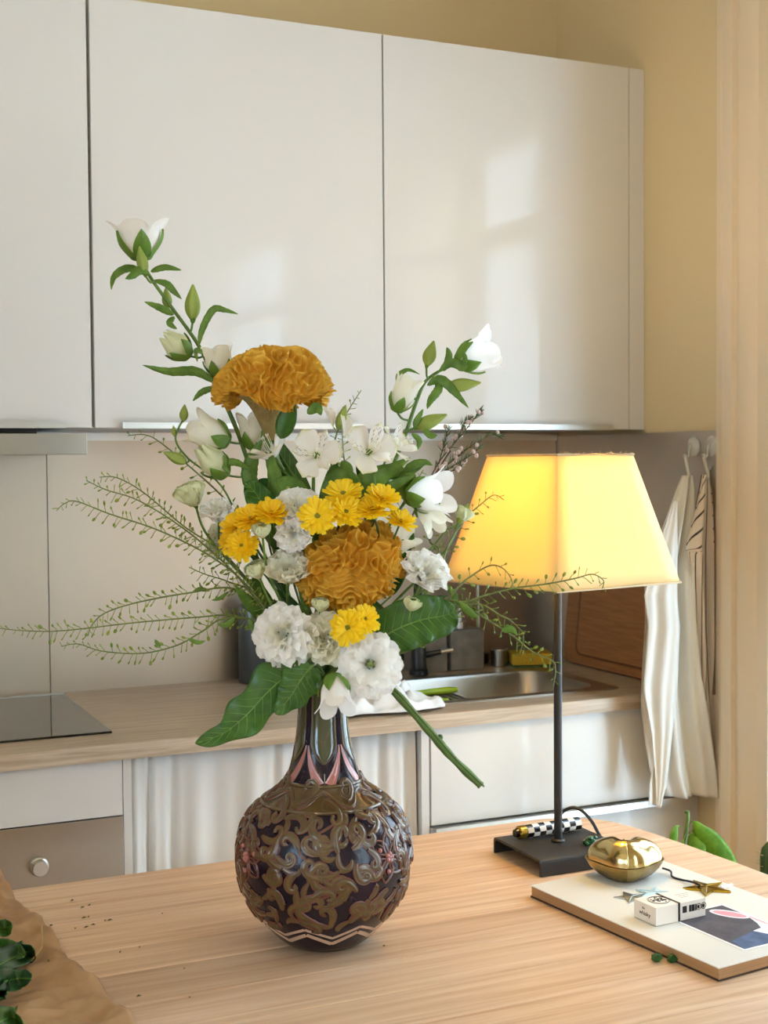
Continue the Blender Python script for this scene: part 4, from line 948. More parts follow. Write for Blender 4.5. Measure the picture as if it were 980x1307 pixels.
def campanula(label, stem, bells, leaves, r=.0034, root=True, group='white bellflower stems'):
    t = flower_thing('bellflower', label, 'flower', group)
    sp_ = [H(*p) for p in stem]; a, b = root_pts()
    pts = spline(([a, b] if root else [])+sp_, 8); n = len(pts)
    MB().tube(pts, [r*(1.1-.45*i/n) for i in range(n)], 8).build('stem', 'stem_green', t)
    for (bx, by, dz, d, L, W, kind) in bells:
        base = H(bx, by, dz); ax = DIR(*d); near = min(pts, key=lambda p: (p-base-Vector((0, 0, -.012))).length)
        ped = spline([near, near.lerp(base, .5)-ax*.006, base-ax*.003, base], 5); MB().tube(ped, .0016, 6).build('pedicel', 'stem_green', t)
        me = {'bell': BELL, 'half': BELL2, 'bud': BUD, 'cream': BELL3}[kind]; rl = rs.uniform(0, 2)
        place({'bud': 'bud'}.get(kind, 'blossom'), me, TR(base, ax, rl, (W, W, L)), t)
        sz = L*.62 if kind == 'bud' else max(W*1.0, L*.62)
        place('sepals', SEP, TR(base-ax*.002, ax, rl, (sz*(.75 if kind == 'bud' else 1.6), sz*(.75 if kind == 'bud' else 1.6), sz*(1 if kind == 'bud' else .8))), t)
    for (lp, W, dz, dz2) in leaves: leaf(L2(lp, dz, dz2), W, t, wave=.10, fold=.3, teeth=.10, seg=6)
    return t
campanula('tall white bellflower stem leaning left above the golden cockscomb',
    [(326, 621, .03), (312, 576, .03), (296, 534, .02), (275, 489, .02), (254, 442, .02), (221, 395, .02), (196, 360, .02), (184, 340, .02)],
    [(180, 325, .015, (-.05, 1, .15), .047, .062, 'bell'), (185, 349, -.005, (-.18, 1, .2), .036, .034, 'bud'), (246, 407, .015, (.02, 1, .1), .046, .046, 'bud'), (238, 452, .01, (-.75, .62, .3), .042, .040, 'half'),
     (281, 478, .01, (-.12, 1, .15), .040, .040, 'cream'), (214, 392, .03, (-.1, 1, .1), .026, .030, 'bud'), (287, 562, .005, (-.86, .42, .3), .052, .046, 'cream'), (285, 604, .0, (-.62, .72, .3), .050, .042, 'half'), (324, 568, .03, (-.05, 1, .2), .045, .042, 'cream')],
    [([(192, 352), (165, 342), (146, 352), (142, 370)], .011, .01, -.01), ([(190, 350), (178, 345), (168, 352), (160, 356)], .012, -.01, -.02), ([(192, 347), (210, 341), (232, 345)], .009, .01, .02), ([(196, 358), (212, 362), (222, 372), (232, 382)], .010, .02, .02),
     ([(222, 402), (205, 393), (184, 385)], .010, .01, .0), ([(223, 404), (216, 412), (226, 420)], .009, .0, -.01), ([(254, 440), (258, 420), (272, 395), (288, 396), (304, 401)], .010, .0, -.01), ([(277, 490), (250, 474), (215, 474), (182, 466)], .013, .0, -.01),
     ([(277, 494), (258, 500), (246, 512)], .009, .0, .0), ([(262, 452), (250, 447), (252, 462)], .007, .0, .0), ([(318, 598), (300, 590), (285, 592), (294, 606)], .010, -.01, -.02), ([(330, 640), (318, 610), (322, 585), (335, 560)], .022, .0, -.01), ([(345, 640), (350, 600), (340, 560), (336, 545)], .02, .0, .0)])
campanula('white bellflower stem leaning right in front of the mirrored window',
    [(470, 690, .03), (500, 600, .04), (514, 564, .04), (532, 511, .04), (543, 487, .04), (560, 474, .04)],
    [(588, 462, .03, (.86, .36, .1), .056, .050, 'bell'), (545, 466, .03, (.28, 1, .1), .034, .040, 'bud'), (507, 521, .02, (.42, .95, .1), .048, .036, 'cream'), (572, 493, .02, (1, .10, .1), .044, .040, 'bud'), (532, 545, .01, (.9, .36, .2), .044, .042, 'bud')],
    [([(545, 492), (562, 484), (580, 500), (598, 521)], .013, .02, .0), ([(555, 482), (560, 495), (550, 510), (545, 522)], .012, .02, .0), ([(560, 475), (575, 462), (590, 470), (596, 466)], .011, .01, .0), ([(566, 474), (573, 455), (570, 443)], .010, .01, .0), ([(575, 468), (592, 462), (592, 448)], .009, .01, .0),
     ([(533, 512), (520, 500), (508, 482), (520, 472), (536, 478)], .008, .03, .03), ([(528, 545), (533, 535), (540, 522)], .009, .0, .0), ([(525, 553), (535, 562), (532, 575)], .008, .0, .0), ([(540, 548), (550, 556), (558, 555)], .009, .0, .0)])
campanula('large white bellflower nodding right beside the lamp shade',
    [(470, 720, .0), (500, 665, .0), (518, 640, .0)],
    [(524, 633, -.01, (.95, .12, .3), .056, .052, 'bell'), (538, 640, .0, (.55, -.85, .3), .048, .036, 'cream')],
    [([(520, 640), (512, 622), (524, 608), (530, 612)], .016, -.01, -.02), ([(522, 642), (536, 642), (545, 636)], .012, -.03, -.03), ([(500, 640), (520, 600), (540, 590), (552, 594)], .012, .01, .02), ([(490, 610), (520, 605), (545, 590)], .009, .02, .03)], r=.0028)
campanula('small white bellflower drooping over the vase neck',
    [(424, 862, -.075)],
    [(426, 866, -.100, (.12, -.95, .45), .046, .042, 'bell')], [([(420, 868), (405, 872), (392, 882)], .012, -.05, -.06)], r=.0024)
campanula('white bellflower half hidden behind the yellow daisies', [(470, 740, .01), (490, 710, .01)], [(492, 702, .0, (.75, .6, .3), .046, .042, 'cream')], [], r=.0024)

# ---- cockscombs
def labyrinth(n, lam, seed):
    """narrow-band random field; its zero lines meander like the folds of a cockscomb"""
    r = np.random.default_rng(seed); u = r.standard_normal((n, n)); k = np.fft.fftfreq(n)*n; kk = np.hypot(*np.meshgrid(k, k)); k0 = n/lam
    v = np.real(np.fft.ifft2(np.fft.fft2(u)*np.exp(-((kk-k0)/(k0*.20))**2))); v = np.tanh(1.2*v/v.std())
    v = np.real(np.fft.ifft2(np.fft.fft2(v)*np.exp(-(kk/(k0*3))**2))); return v/v.std()
def crest(name, c, axis, roll, R3, pol, lam_m, h, seed, parent, lobes=(3, .1, 0.0)):
    N = 1024; size = max(R3)*5.0; lab = labyrinth(N, lam_m/size*N, seed); nu, nv = 640, 240
    M = np.array(TR(c, axis, roll)); u, v = np.meshgrid(np.arange(nu)/nu, np.arange(nv)/(nv-1)); a = 2*PI*u
    p = pol*(1+lobes[1]*np.sin(lobes[0]*a+lobes[2]))*(.004+.996*v)
    n_ = np.stack([np.sin(p)*np.cos(a), np.sin(p)*np.sin(a), np.cos(p)], -1); R = np.array(R3)
    def samp(sx, sy):
        fx, fy = (sx/size+.5)*N, (sy/size+.5)*N; ix, iy = np.floor(fx).astype(int), np.floor(fy).astype(int); tx, ty = fx-ix, fy-iy
        g = lambda i, j: lab[j % N, i % N]
        return (g(ix, iy)*(1-tx)+g(ix+1, iy)*tx)*(1-ty)+(g(ix, iy+1)*(1-tx)+g(ix+1, iy+1)*tx)*ty
    val = samp(p*np.cos(a)*R[0]*1.2, p*np.sin(a)*R[1]*1.2)
    ridge = np.exp(-(val/.42)**2); lump = .07*np.sin(5*a+seed)*np.sin(2.5*p)+.05*np.sin(3*a-seed)*np.sin(4*p)
    q = n_*R*(1+lump[..., None])+n_*(h*ridge)[..., None]+n_*(.003*np.sin(11*a+seed)*v)[..., None]
    q = q.reshape(-1, 3) @ M[:3, :3].T+M[:3, 3]
    m = MB(); m.v = [tuple(x) for x in q.tolist()]
    m.f = [(j*nu+i, j*nu+(i+1) % nu, (j+1)*nu+(i+1) % nu, (j+1)*nu+i) for j in range(nv-1) for i in range(nu)]; m.mi = [0]*len(m.f)
    return m.build(name, 'celosia_gold', parent, auto=None)
t = flower_thing('cockscomb_flower', 'golden cockscomb bloom shaped like a wide cap at the top of the bouquet', 'flower')
c1 = H(352, 503, .0)
crest('crest', c1, DIR(0, 1, .12), 0.35, (.078, .052, .052), 1.72, .0200, .0125, 3, t, lobes=(3, .14, 1.1))
MB().grid(40, 14, lambda u, v: TR(H(345, 516, .0), DIR(-.05, 1, .05)) @ Vector(((.050-.041*v**.5)*math.cos(2*PI*u)*.95, (.036-.029*v**.5)*math.sin(2*PI*u), .012-.060*v)), closeu=True).build('flower_base', 'celosia_base', t, auto=None)
stem_to(H(345, 545, .0), DIR(0, 1, 0), .0055, parent=t)
leaf(L2([(358, 560), (366, 535), (376, 512)], -.035, -.05), .026, t, 'leaf_deep', fold=.2)
leaf(L2([(392, 528), (404, 520), (410, 530)], -.04, -.05), .014, t, 'leaf_green')
t = flower_thing('cockscomb_flower', 'golden cockscomb bloom with brain-like folds in the middle of the bouquet', 'flower')
c2 = H(449, 725, -.02)
crest('crest', c2, DIR(.10, .38, 1), 0.2, (.064, .050, .046), 1.75, .0185, .0115, 9, t, lobes=(2, .08, .6))
MB().grid(36, 12, lambda u, v: TR(H(440, 742, -.03), DIR(.1, .5, .8)) @ Vector(((.055-.047*v**.7)*math.cos(2*PI*u), (.045-.037*v**.7)*math.sin(2*PI*u), .0-.05*v)), closeu=True).build('flower_base', 'celosia_base', t, auto=None)
stem_to(H(440, 770, .0), DIR(.1, .8, .3), .0050, parent=t)

# ---- peruvian lilies
def LW_(v): return .14+.92*math.sin(PI*min(1, v**1.5*.94))**.75*(1-.35*max(0, v-.86)/.14)
def lily_petal(name, L, W, material, tipcurl=.35):
    m = MB(); nu, nv = 9, 14
    m.grid(nu, nv, lambda u, v: ((2*u-1)*W*.5*LW_(v), L*(.42*math.sin(v*1.25)+.12*v-.14*(2*u-1)**2*v), L*(.94*v-tipcurl*v*v*v*.9)+.02*L*math.sin(5*(2*u-1))))
    return m.mesh(name, material, True, auto=None)
def lily_mat():
    m = mat('lily_white', rgb(246, 242, 234), .55); nt = m.node_tree; b = nt.nodes['Principled BSDF']; sep = nt.nodes.new('ShaderNodeSeparateXYZ'); tc = nt.nodes.new('ShaderNodeTexCoord')
    nt.links.new(tc.outputs['Generated'], sep.inputs[0]); r = nt.nodes.new('ShaderNodeValToRGB'); e = r.color_ramp.elements
    e[0].position = .0; e[0].color = rgb(206, 212, 150); e[1].position = .28; e[1].color = rgb(246, 242, 234)
    x = e.new(.86); x.color = rgb(246, 242, 234); y = e.new(1.0); y.color = rgb(222, 224, 176)
    nt.links.new(sep.outputs['Z'], r.inputs['Fac']); nt.links.new(r.outputs['Color'], b.inputs['Base Color']); translucent(m, .35)
lily_mat()
LPO = lily_petal('petal', .047, .030, 'lily_white'); LPI = lily_petal('petal', .046, .0165, 'lily_white', .20)
fk = MB(); rfk = random.Random(5)
for k in range(22):
    v = rfk.uniform(.30, .78); u = rfk.uniform(.2, .8); L, W = .046, .0165
    def PP(u, v): return Vector(((2*u-1)*W*.5*LW_(v), L*(.42*math.sin(v*1.25)+.12*v-.14*(2*u-1)**2*v)-.0006, L*(.94*v-.20*v*v*v*.9)+.02*L*math.sin(5*(2*u-1))))
    du, dv = rfk.uniform(.012, .03), rfk.uniform(.02, .05); fk.add([PP(u-du, v), PP(u, v-dv), PP(u+du, v), PP(u, v+dv)], [(0, 1, 2, 3)])
FLK = fk.mesh('flecks', 'fleck', False)
def lily(t, c, ax, roll, s=1.0, open_=1.0):
    for k in range(3):
        for (me, off, tilt, inner) in ((LPO, 0, .50, 0), (LPI, PI/3, .18, 1)):
            M = TR(c, ax, roll) @ Matrix.Rotation(2*PI*k/3+off, 4, 'Z') @ Matrix.Rotation(-tilt*open_*rs.uniform(.85, 1.15), 4, 'X') @ Matrix.Diagonal((s, s, s, 1))
            p = place('petal', me, M, t)
            if inner and k != 1: f_ = place('flecks', FLK, M, t); f_.parent = p; f_.matrix_local = Matrix.Identity(4)
    st = MB()
    for k in range(6):
        a = 2*PI*k/6; q = [TR(c, ax, roll) @ Vector((.004*math.cos(a)*(1+z*30*s*.2), .004*math.sin(a)*(1+z*6)-z*.15, z*s)) for z in (.0, .012, .024, .034)]; st.tube(q, .0005, 4); st.sphere(q[-1], (.0011, .0011, .0018), 6, 5)
    st.build('stamens', 'petal_cream', t)
    MB().tube([c-Vector(ax).normalized()*.02, c-Vector(ax).normalized()*.006, c+Vector(ax).normalized()*.004], [.0016, .0036, .005], 8).build('ovary', 'stem_green', t)
t = flower_thing('peruvian_lily', 'white peruvian lily stem with freckled petals and broad leaves', 'flower')
lily(t, H(404, 582, -.045), DIR(.02, .22, 1), .15, 1.02); lily(t, H(352, 585, -.01), DIR(-.5, .75, .35), .8, 1.0, .75)
stem_to(H(400, 610, -.02), DIR(0, 1, .2), .003, parent=t)
for (a, b_) in (((404, 582, -.03), (400, 612, -.02)), ((352, 590, .0), (390, 625, -.01))): MB().tube(spline([H(*a), H((a[0]+b_[0])/2, (a[1]+b_[1])/2+3, (a[2]+b_[2])/2), H(*b_)], 5), .0016, 6).build('pedicel', 'stem_green', t)
for lp, W in (([(410, 650), (425, 620), (440, 600), (436, 588)], .030), ([(372, 640), (352, 610), (345, 575)], .018), ([(395, 640), (372, 622), (352, 612)], .03)): leaf(L2(lp, -.02, -.03), W, t, 'leaf_green', fold=.15)
t = flower_thing('peruvian_lily', 'white peruvian lily stem facing the lamp, spotted throat and folded petals', 'flower')
lily(t, H(470, 578, -.05), DIR(.25, .35, .9), .5, 1.05); lily(t, H(497, 572, -.02), DIR(.75, .45, .4), 1.4, .9, .8)
stem_to(H(478, 605, -.02), DIR(.1, 1, .1), .003, parent=t)
for (a, b_) in (((470, 582, -.04), (476, 607, -.02)), ((497, 578, -.01), (480, 607, -.02))): MB().tube(spline([H(*a), H((a[0]+b_[0])/2, (a[1]+b_[1])/2+3, (a[2]+b_[2])/2), H(*b_)], 5), .0016, 6).build('pedicel', 'stem_green', t)
for lp, W in (([(455, 650), (470, 620), (490, 605), (524, 584)], .026), ([(440, 640), (465, 612), (500, 600), (516, 598)], .022), ([(440, 655), (450, 625), (446, 600)], .028), ([(475, 650), (500, 622), (530, 606)], .016)): leaf(L2(lp, -.01, -.03), W, t, 'leaf_green', fold=.2)
for (bx, by, d) in ((432, 548, (.3, 1, .1)), (372, 612, (-.1, -.4, .8))): place('bud', BUD, TR(H(bx, by, -.0), DIR(*d), 0, (.032, .032, .034)), t)
for (x_, y_, d, L) in ((440, 560, (.45, 1, .2), .8), (425, 545, (.1, 1, .1), .7)):
    for k in range(2): place('petal', LPI, TR(H(x_, y_, -.01), DIR(*d), 1.5*k, L), t)

# ---- lisianthus
def lis_petal(seed, L=1.0, W=1.0, out=.35, ruf=.10, wrap=.35, bulge=0.0, material='petal_white', name='petal'):
    r = random.Random(seed); p1, p2 = r.uniform(0, 6), r.uniform(0, 6); nu, nv = 19, 12; m = MB()
    def fn(i, v):
        u = 2*i-1; w = .30+.90*min(1, v*1.2)**.9; w *= (1-.08*max(0, v-.85)/.15)
        x = out*v**1.8+bulge*math.sin(PI*min(1, v*.95))-wrap*u*u*w*(1-.35*v)+ruf*v*v*math.sin(7*u+p1)+.5*ruf*v**3*math.sin(15*u+p2)+.16*max(0, v-.75)**1.2
        z = v*(1-.16*u**4)*(1+.022*math.sin(23*u+p2)*v); return (x*L, u*W*.62*w*L, z*L)
    return m.grid(nu, nv, fn).mesh(name, material, True, auto=None)
LP = [lis_petal(k, ruf=.13, out=.30+.08*(k % 3)) for k in range(5)]; LPG = [lis_petal(10+k, ruf=.09, material='petal_greenish', out=.04, bulge=.34, wrap=.42) for k in range(3)]; LPC = [lis_petal(20+k, ruf=.13, material='petal_cream', out=.30, bulge=.10) for k in range(3)]
CENT = MB().sphere((0, 0, .35), (.10, .10, .22), 10, 8).mesh('pistil', 'bud_green', True)
def lisianthus(label, x, y, dz, d, diam, layers=((6, .95, .78), (6, .62, .74), (5, .36, .66), (4, .14, .56)), pal=0, centre=False, base=.16, via=(), sepal=True):
    t = flower_thing('lisianthus', label, 'flower', 'white lisianthus blooms')
    L = diam*PXM*.62*.76; ax = DIR(*d); c = H(x, y, dz)-ax*L*.55; off = rs.uniform(0, 6)
    for li, (n, tilt, s) in enumerate(layers):
        for k in range(n):
            P_ = (LP, LPC, LPG)[pal if li < len(layers)-1 or pal else (1 if pal == 0 and not centre else 0)]; me = P_[(k+li) % len(P_)]
            M = TR(c, ax, off) @ Matrix.Rotation(2*PI*k/n+li*.6+rs.uniform(-.12, .12), 4, 'Z') @ Matrix.Translation((base*L*.3*(1-.2*li), 0, 0)) @ Matrix.Rotation(tilt*rs.uniform(.88, 1.12), 4, 'Y') @ Matrix.Diagonal((s*L/.78, s*L/.78, s*L/.78*rs.uniform(.94, 1.06), 1))
            place('petal', me, M, t)
    if centre: place('pistil', CENT, TR(c, ax, 0, L), t)
    if sepal: place('sepals', SEP, TR(c-ax*.002, ax, off, (L*.55, L*.55, L*.8)), t)
    stem_to(c, ax, .0019, parent=t, via=via); return t
BALL = ((5, 1.00, .74), (5, .70, .74), (5, .44, .70), (4, .24, .64), (3, .06, .58))
CUP = ((5, .42, .80), (5, .26, .80), (4, .12, .76), (3, .04, .72))
OPEN = ((5, 1.12, .80), (5, .84, .76), (5, .55, .64))
lisianthus('full white lisianthus bloom above the left hanging leaf', 359, 809, -.085, (-.28, .22, 1), 80, BALL)
lisianthus('greenish white lisianthus bloom between two fuller blooms at the vase mouth', 414, 812, -.08, (.05, .30, 1), 70, BALL, pal=1)
lisianthus('open white lisianthus showing its green centre over the vase mouth', 473, 848, -.100, (.10, .08, 1), 74, OPEN, centre=True)
lisianthus('white lisianthus bloom tucked below the lamp shade edge', 544, 732, -.02, (.35, .62, .7), 74, CUP)
lisianthus('pale cream lisianthus cup left of the middle cockscomb', 368, 728, -.05, (.05, .8, .6), 72, CUP, pal=1)
lisianthus('ruffled white lisianthus squeezed between yellow daisies and lilies', 380, 645, -.05, (.05, .65, .75), 66, BALL)
lisianthus('ruffled white lisianthus hanging just above the middle cockscomb', 374, 682, -.06, (-.1, -.3, .95), 52, CUP)
lisianthus('white lisianthus bloom below the large green bud on the left', 277, 653, .0, (-.1, .85, .5), 54, CUP)
lisianthus('pale lisianthus bloom behind the seed sprays on the left', 284, 690, .03, (-.6, .2, .7), 62, CUP, pal=1)
lisianthus('large greenish lisianthus bud opening on the left side', 244, 632, .0, (-.35, .9, .25), 58, ((5, .10, .86), (4, .0, .84), (3, -.05, .80)), pal=2, base=.3)
lisianthus('small greenish lisianthus bud left of the cream cup', 327, 727, -.05, (-.35, .9, .3), 44, ((4, .14, .80), (4, .02, .76)), pal=2, base=.4)
lisianthus('small green bud between the full blooms below the cockscomb', 409, 772, -.07, (.05, 1, .2), 34, ((4, .12, .80), (3, .0, .76)), pal=2, base=.4)
lisianthus('small green lisianthus bud over the broad right leaf', 526, 771, -.06, (.25, .9, .3), 34, ((5, .2, .80), (4, .05, .76)), pal=2, base=.4)
lisianthus('slim lisianthus bud against the lamp shade edge', 591, 656, .02, (.45, .9, .1), 40, ((4, .12, .80), (3, .0, .80)), pal=2, base=.3)
lisianthus('round green bud among the left yellow daisies', 334, 677, -.075, (-.1, .9, .4), 36, ((5, .16, .80), (4, .02, .76)), pal=2, base=.5)
def budstem(label, pts, tips):
    t = flower_thing('lisianthus_buds', label, 'flower')
    P = spline([root_pts()[1]]+[H(*p) for p in pts], 7); MB().tube(P, .0015, 6).build('stem', 'stem_green', t)
    for (x, y, dz, d, L, W) in tips:
        b_ = H(x, y, dz); near = min(P, key=lambda p: (p-b_).length)
        if (near-b_).length > .004: MB().tube(spline([near, near.lerp(b_, .6)-DIR(*d)*.003, b_], 5), .0011, 6).build('pedicel', 'stem_green', t)
        place('bud', BUD, TR(b_, DIR(*d), 0, (W, W, L)), t); place('sepals', SEP, TR(b_, DIR(*d), 0, (L*.32, L*.32, L*.6)), t)
budstem('curved stem of closed green buds at the upper left', [(318, 690, .0), (282, 620, .0), (240, 585, .0), (224, 560, .0), (234, 535, .0)], [(234, 537, .0, (.08, 1, .0), .022, .026), (222, 556, .0, (-.05, 1, 0), .014, .014), (237, 590, -.005, (-.9, .42, .1), .032, .034)])
budstem('pair of slim green buds standing right of the big bellflower', [(500, 740, .02), (545, 705, .02), (570, 675, .02)], [(585, 668, .02, (.5, 1, 0), .03, .03), (300, 670, -.02, (-.7, .5, .2), .018, .02)][:1])

# ---- yellow daisies (small chrysanthemums)
def mum_mesh(rows, seed, material):
    r = random.Random(seed); m = MB()
    for (n, L, tilt, z0) in rows:
        for k in range(n):
            st = len(m.v); a = 2*PI*k/n+r.uniform(-.1, .1); tl = tilt+r.uniform(-.12, .12); l = L*r.uniform(.88, 1.08)
            m.grid(5, 6, lambda u, v: (.10+l*v, (2*u-1)*.150*l*(.50+.70*math.sin(PI*(.12+.74*v))), .05*l*(1-(2*u-1)**2)+.10*v*v*l*r.uniform(.9, 1.1)))
            m.xform(Matrix.Rotation(a, 4, 'Z') @ Matrix.Translation((0, 0, z0)) @ Matrix.Rotation(-tl, 4, 'Y'), st)
    return m.mesh('ray_petals', material, True, auto=None)
MUM = [mum_mesh(((19, .95, .05, 0), (18, .84, .26, .03), (15, .70, .50, .06)), 1, 'mum_yellow'), mum_mesh(((18, .95, .12, 0), (16, .85, .40, .03), (13, .66, .70, .06)), 2, 'mum_yellow'), mum_mesh(((17, .95, .15, 0), (15, .82, .45, .03), (12, .7, .8, .06)), 3, 'mum_gold')]
DISC = MB().sphere((0, 0, .10), (.20, .20, .13), 14, 8).mesh('disc', 'mum_disc', True)
CAL = MB().lathe([(.04, -.30), (.10, -.22), (.26, -.06), (.30, .0)], 14).mesh('calyx', 'stem_dark', True)
def daisy(label, x, y, dz, d, diam, kind=0):
    t = flower_thing('yellow_daisy', label, 'flower', 'yellow daisy blooms'); R_ = diam*PXM*.5; ax = DIR(*d); c = H(x, y, dz)
    M = TR(c, ax, rs.uniform(0, 6), R_); place('ray_petals', MUM[kind], M, t); place('disc', DISC, M, t); place('calyx', CAL, M, t); stem_to(c-ax*R_*.28, ax, .0016, parent=t, material='stem_dark'); return t
for a in (('yellow daisy above the middle cockscomb, its back to the lilies', 438, 632, -.055, (-.05, .75, .7), 48, 0), ('yellow daisy facing out beside the ruffled white bloom', 405, 659, -.085, (.05, .15, 1), 46, 0), ('yellow daisy tucked right behind the outward facing daisy', 441, 655, -.07, (.25, .55, .8), 46, 1),
          ('yellow daisy at the top of the right-hand cluster', 488, 638, -.06, (.3, .8, .55), 46, 1), ('deep yellow daisy in the middle of the right-hand cluster', 476, 652, -.065, (-.1, .8, .6), 46, 1), ('yellow daisy low at the right of the cluster over a bellflower', 511, 667, -.055, (.35, .8, .5), 40, 1),
          ('golden daisy at the left, nearest the ruffled white bloom', 346, 657, -.06, (.1, .75, .7), 46, 2), ('golden daisy in the middle of the left cluster', 321, 664, -.055, (-.2, .75, .7), 46, 2), ('golden daisy at the far left of the left cluster', 301, 672, -.045, (-.45, .6, .7), 40, 2), ('golden daisy low at the left with loose petals', 309, 697, -.06, (-.1, .25, .95), 44, 2), ('golden daisy half hidden behind the low left daisy', 296, 690, -.035, (-.6, .5, .6), 36, 2),
          ('yellow daisy facing out below the middle cockscomb', 444, 801, -.105, (-.1, .1, 1), 44, 0), ('small yellow daisy leaning right below the middle cockscomb', 465, 791, -.095, (.5, .4, .8), 38, 1)): daisy(*a)

# ---- seed sprays
POD = None
def spray(label, pts, dz, dz2=None, gap=.0047, pod=.0037, len_=.0092, fine=.0009, material='pod_green', droop=None, leaves=(), root=True, r0=.0016, start=.0, group='green seed sprays'):
    t = flower_thing('seed_spray', label, 'foliage', group); P = L2(pts, dz, dz2)
    a, b_ = root_pts(); full = spline(([a, b_] if root else [])+P[::-1], 10); n = len(full)
    MB().tube(full, [r0*(1.1-.75*i/n) for i in range(n)], 6).build('stem', 'stem_spray', t)
    path = spline(P[::-1], 10); m = MB(); acc = 0; side = 1; tot = sum((path[i+1]-path[i]).length for i in range(len(path)-1)); run = 0
    for i in range(len(path)-1):
        seg = path[i+1]-path[i]; acc += seg.length; run += seg.length
        while acc > gap:
            acc -= gap; side = -side; f = run/tot
            if f < start: continue
            tg = seg.normalized(); s = tg.cross(-fwd).normalized()*side; q = (s*rs.uniform(.6, 1.0)+tg*rs.uniform(.2, .9)-fwd*rs.uniform(-.5, .5)).normalized(); ll = len_*rs.uniform(.7, 1.25)*(1 if f < .9 else .55)
            p0 = path[i]; p1 = p0+q*ll*.55; p2 = p0+q*ll+Vector((0, 0, -.15*ll)); m.tube([p0, p1, p2], .00050, 4, cap=False)
            pr_ = pod*rs.uniform(.55, 1.1)*(1 if f < .85 else .6); st = len(m.v); m.sphere((0, 0, pr_*.8), (pr_*.62, pr_*.30, pr_*.9), 7, 5); m.xform(TR(p2, q, rs.uniform(0, 3)), st)
    o = m.build('seed_pods', material, t, auto=None); o['kind'] = 'stuff'
    for (lp, W) in leaves: leaf(L2(lp, dz), W, t, 'leaf_green', fold=.2)
    return t
spray('long feathery seed spray reaching up left, topmost of the left fan', [(110, 613), (135, 625), (175, 638), (225, 668), (268, 702), (305, 738), (345, 790)], -.02, -.01)
spray('seed spray in the left fan that starts with a hooked tip', [(127, 609), (150, 610), (185, 630), (235, 672), (280, 702), (320, 745), (350, 790)], .03, .0)
spray('seed spray in the left fan with a drooping tip', [(72, 652), (82, 643), (98, 640), (140, 656), (200, 676), (262, 706), (310, 742), (350, 795)], -.05, -.02)
spray('short seed spray between the fan and the dark bottle', [(241, 724), (262, 733), (290, 742), (330, 760), (365, 810)], -.01, .0, len_=.009)
spray('seed spray arching low over the backsplash, its tip bent down', [(112, 812), (118, 797), (135, 782), (175, 769), (240, 757), (300, 752), (350, 790)], .0, .0, leaves=[([(268, 754), (255, 752), (246, 755)], .006), ([(292, 755), (280, 764), (270, 766)], .005)])
spray('straight seed spray reaching the left edge of the view', [(-8, 801), (30, 805), (80, 805), (170, 795), (250, 788), (300, 786), (350, 805), (385, 840)], -.03, -.01, leaves=[([(300, 788), (288, 798), (278, 796)], .008), ([(318, 790), (322, 802), (328, 812)], .006)])
spray('lowest left seed spray curving upward at both ends', [(78, 825), (100, 822), (130, 831), (180, 834), (225, 824), (258, 806), (285, 790), (330, 795), (380, 840)], -.05, -.02, leaves=[([(240, 815), (252, 820), (262, 818)], .006), ([(205, 826), (200, 820), (198, 816)], .005)])
spray('thin seed spray crossing below the hood edge', [(163, 556), (185, 555), (205, 565), (245, 598), (290, 640), (330, 690)], .04, .02, gap=.0085, len_=.008)
spray('seed spray curving across the bottom of the lamp shade', [(768, 752), (770, 741), (756, 733), (735, 738), (700, 745), (650, 752), (605, 765), (570, 785), (520, 830)], -.02, -.03, gap=.0056, pod=.0042, len_=.0105)
spray('seed spray drooping down beside the lamp pole', [(706, 876), (709, 855), (704, 843), (680, 832), (655, 812), (630, 796), (595, 775), (565, 770), (510, 830)], -.04, -.03, gap=.0062, pod=.0036, leaves=[([(640, 805), (652, 803), (660, 810)], .010), ([(585, 768), (600, 782), (610, 788)], .010)])
spray('short seed spray hooked over the lamp shade corner', [(655, 752), (652, 738), (641, 725), (625, 722), (602, 735), (580, 755), (530, 820)], -.04, -.03, gap=.0075)
spray('seed spray twig hanging below the shade rim', [(662, 838), (668, 812), (655, 795), (640, 786), (600, 772), (540, 820)], -.01, -.02, gap=.006, pod=.0036)
spray('brownish seed spray lit against the yellow shade', [(643, 638), (630, 632), (612, 645), (596, 660), (575, 690), (540, 760)], .03, .02, gap=.0058, pod=.0040, material='pod_green')
spray('tiny seed spray standing behind the left lily', [(461, 498), (450, 515), (440, 532), (428, 560), (420, 620)], .03, .02, gap=.005, len_=.006, pod=.0024)
spray('tiny seed spray rising between the two lilies', [(436, 545), (438, 575), (440, 600), (436, 640)], .0, .0, gap=.0055, len_=.007, pod=.003)
spray('loose seed spray right of the nodding bellflower', [(575, 650), (560, 660), (548, 690), (560, 706), (530, 760)], .03, .02, gap=.006, pod=.0034)
spray('loose seed spray under the right daisies', [(540, 600), (525, 625), (508, 655), (500, 700), (470, 780)], .03, .02, gap=.006, pod=.0030)

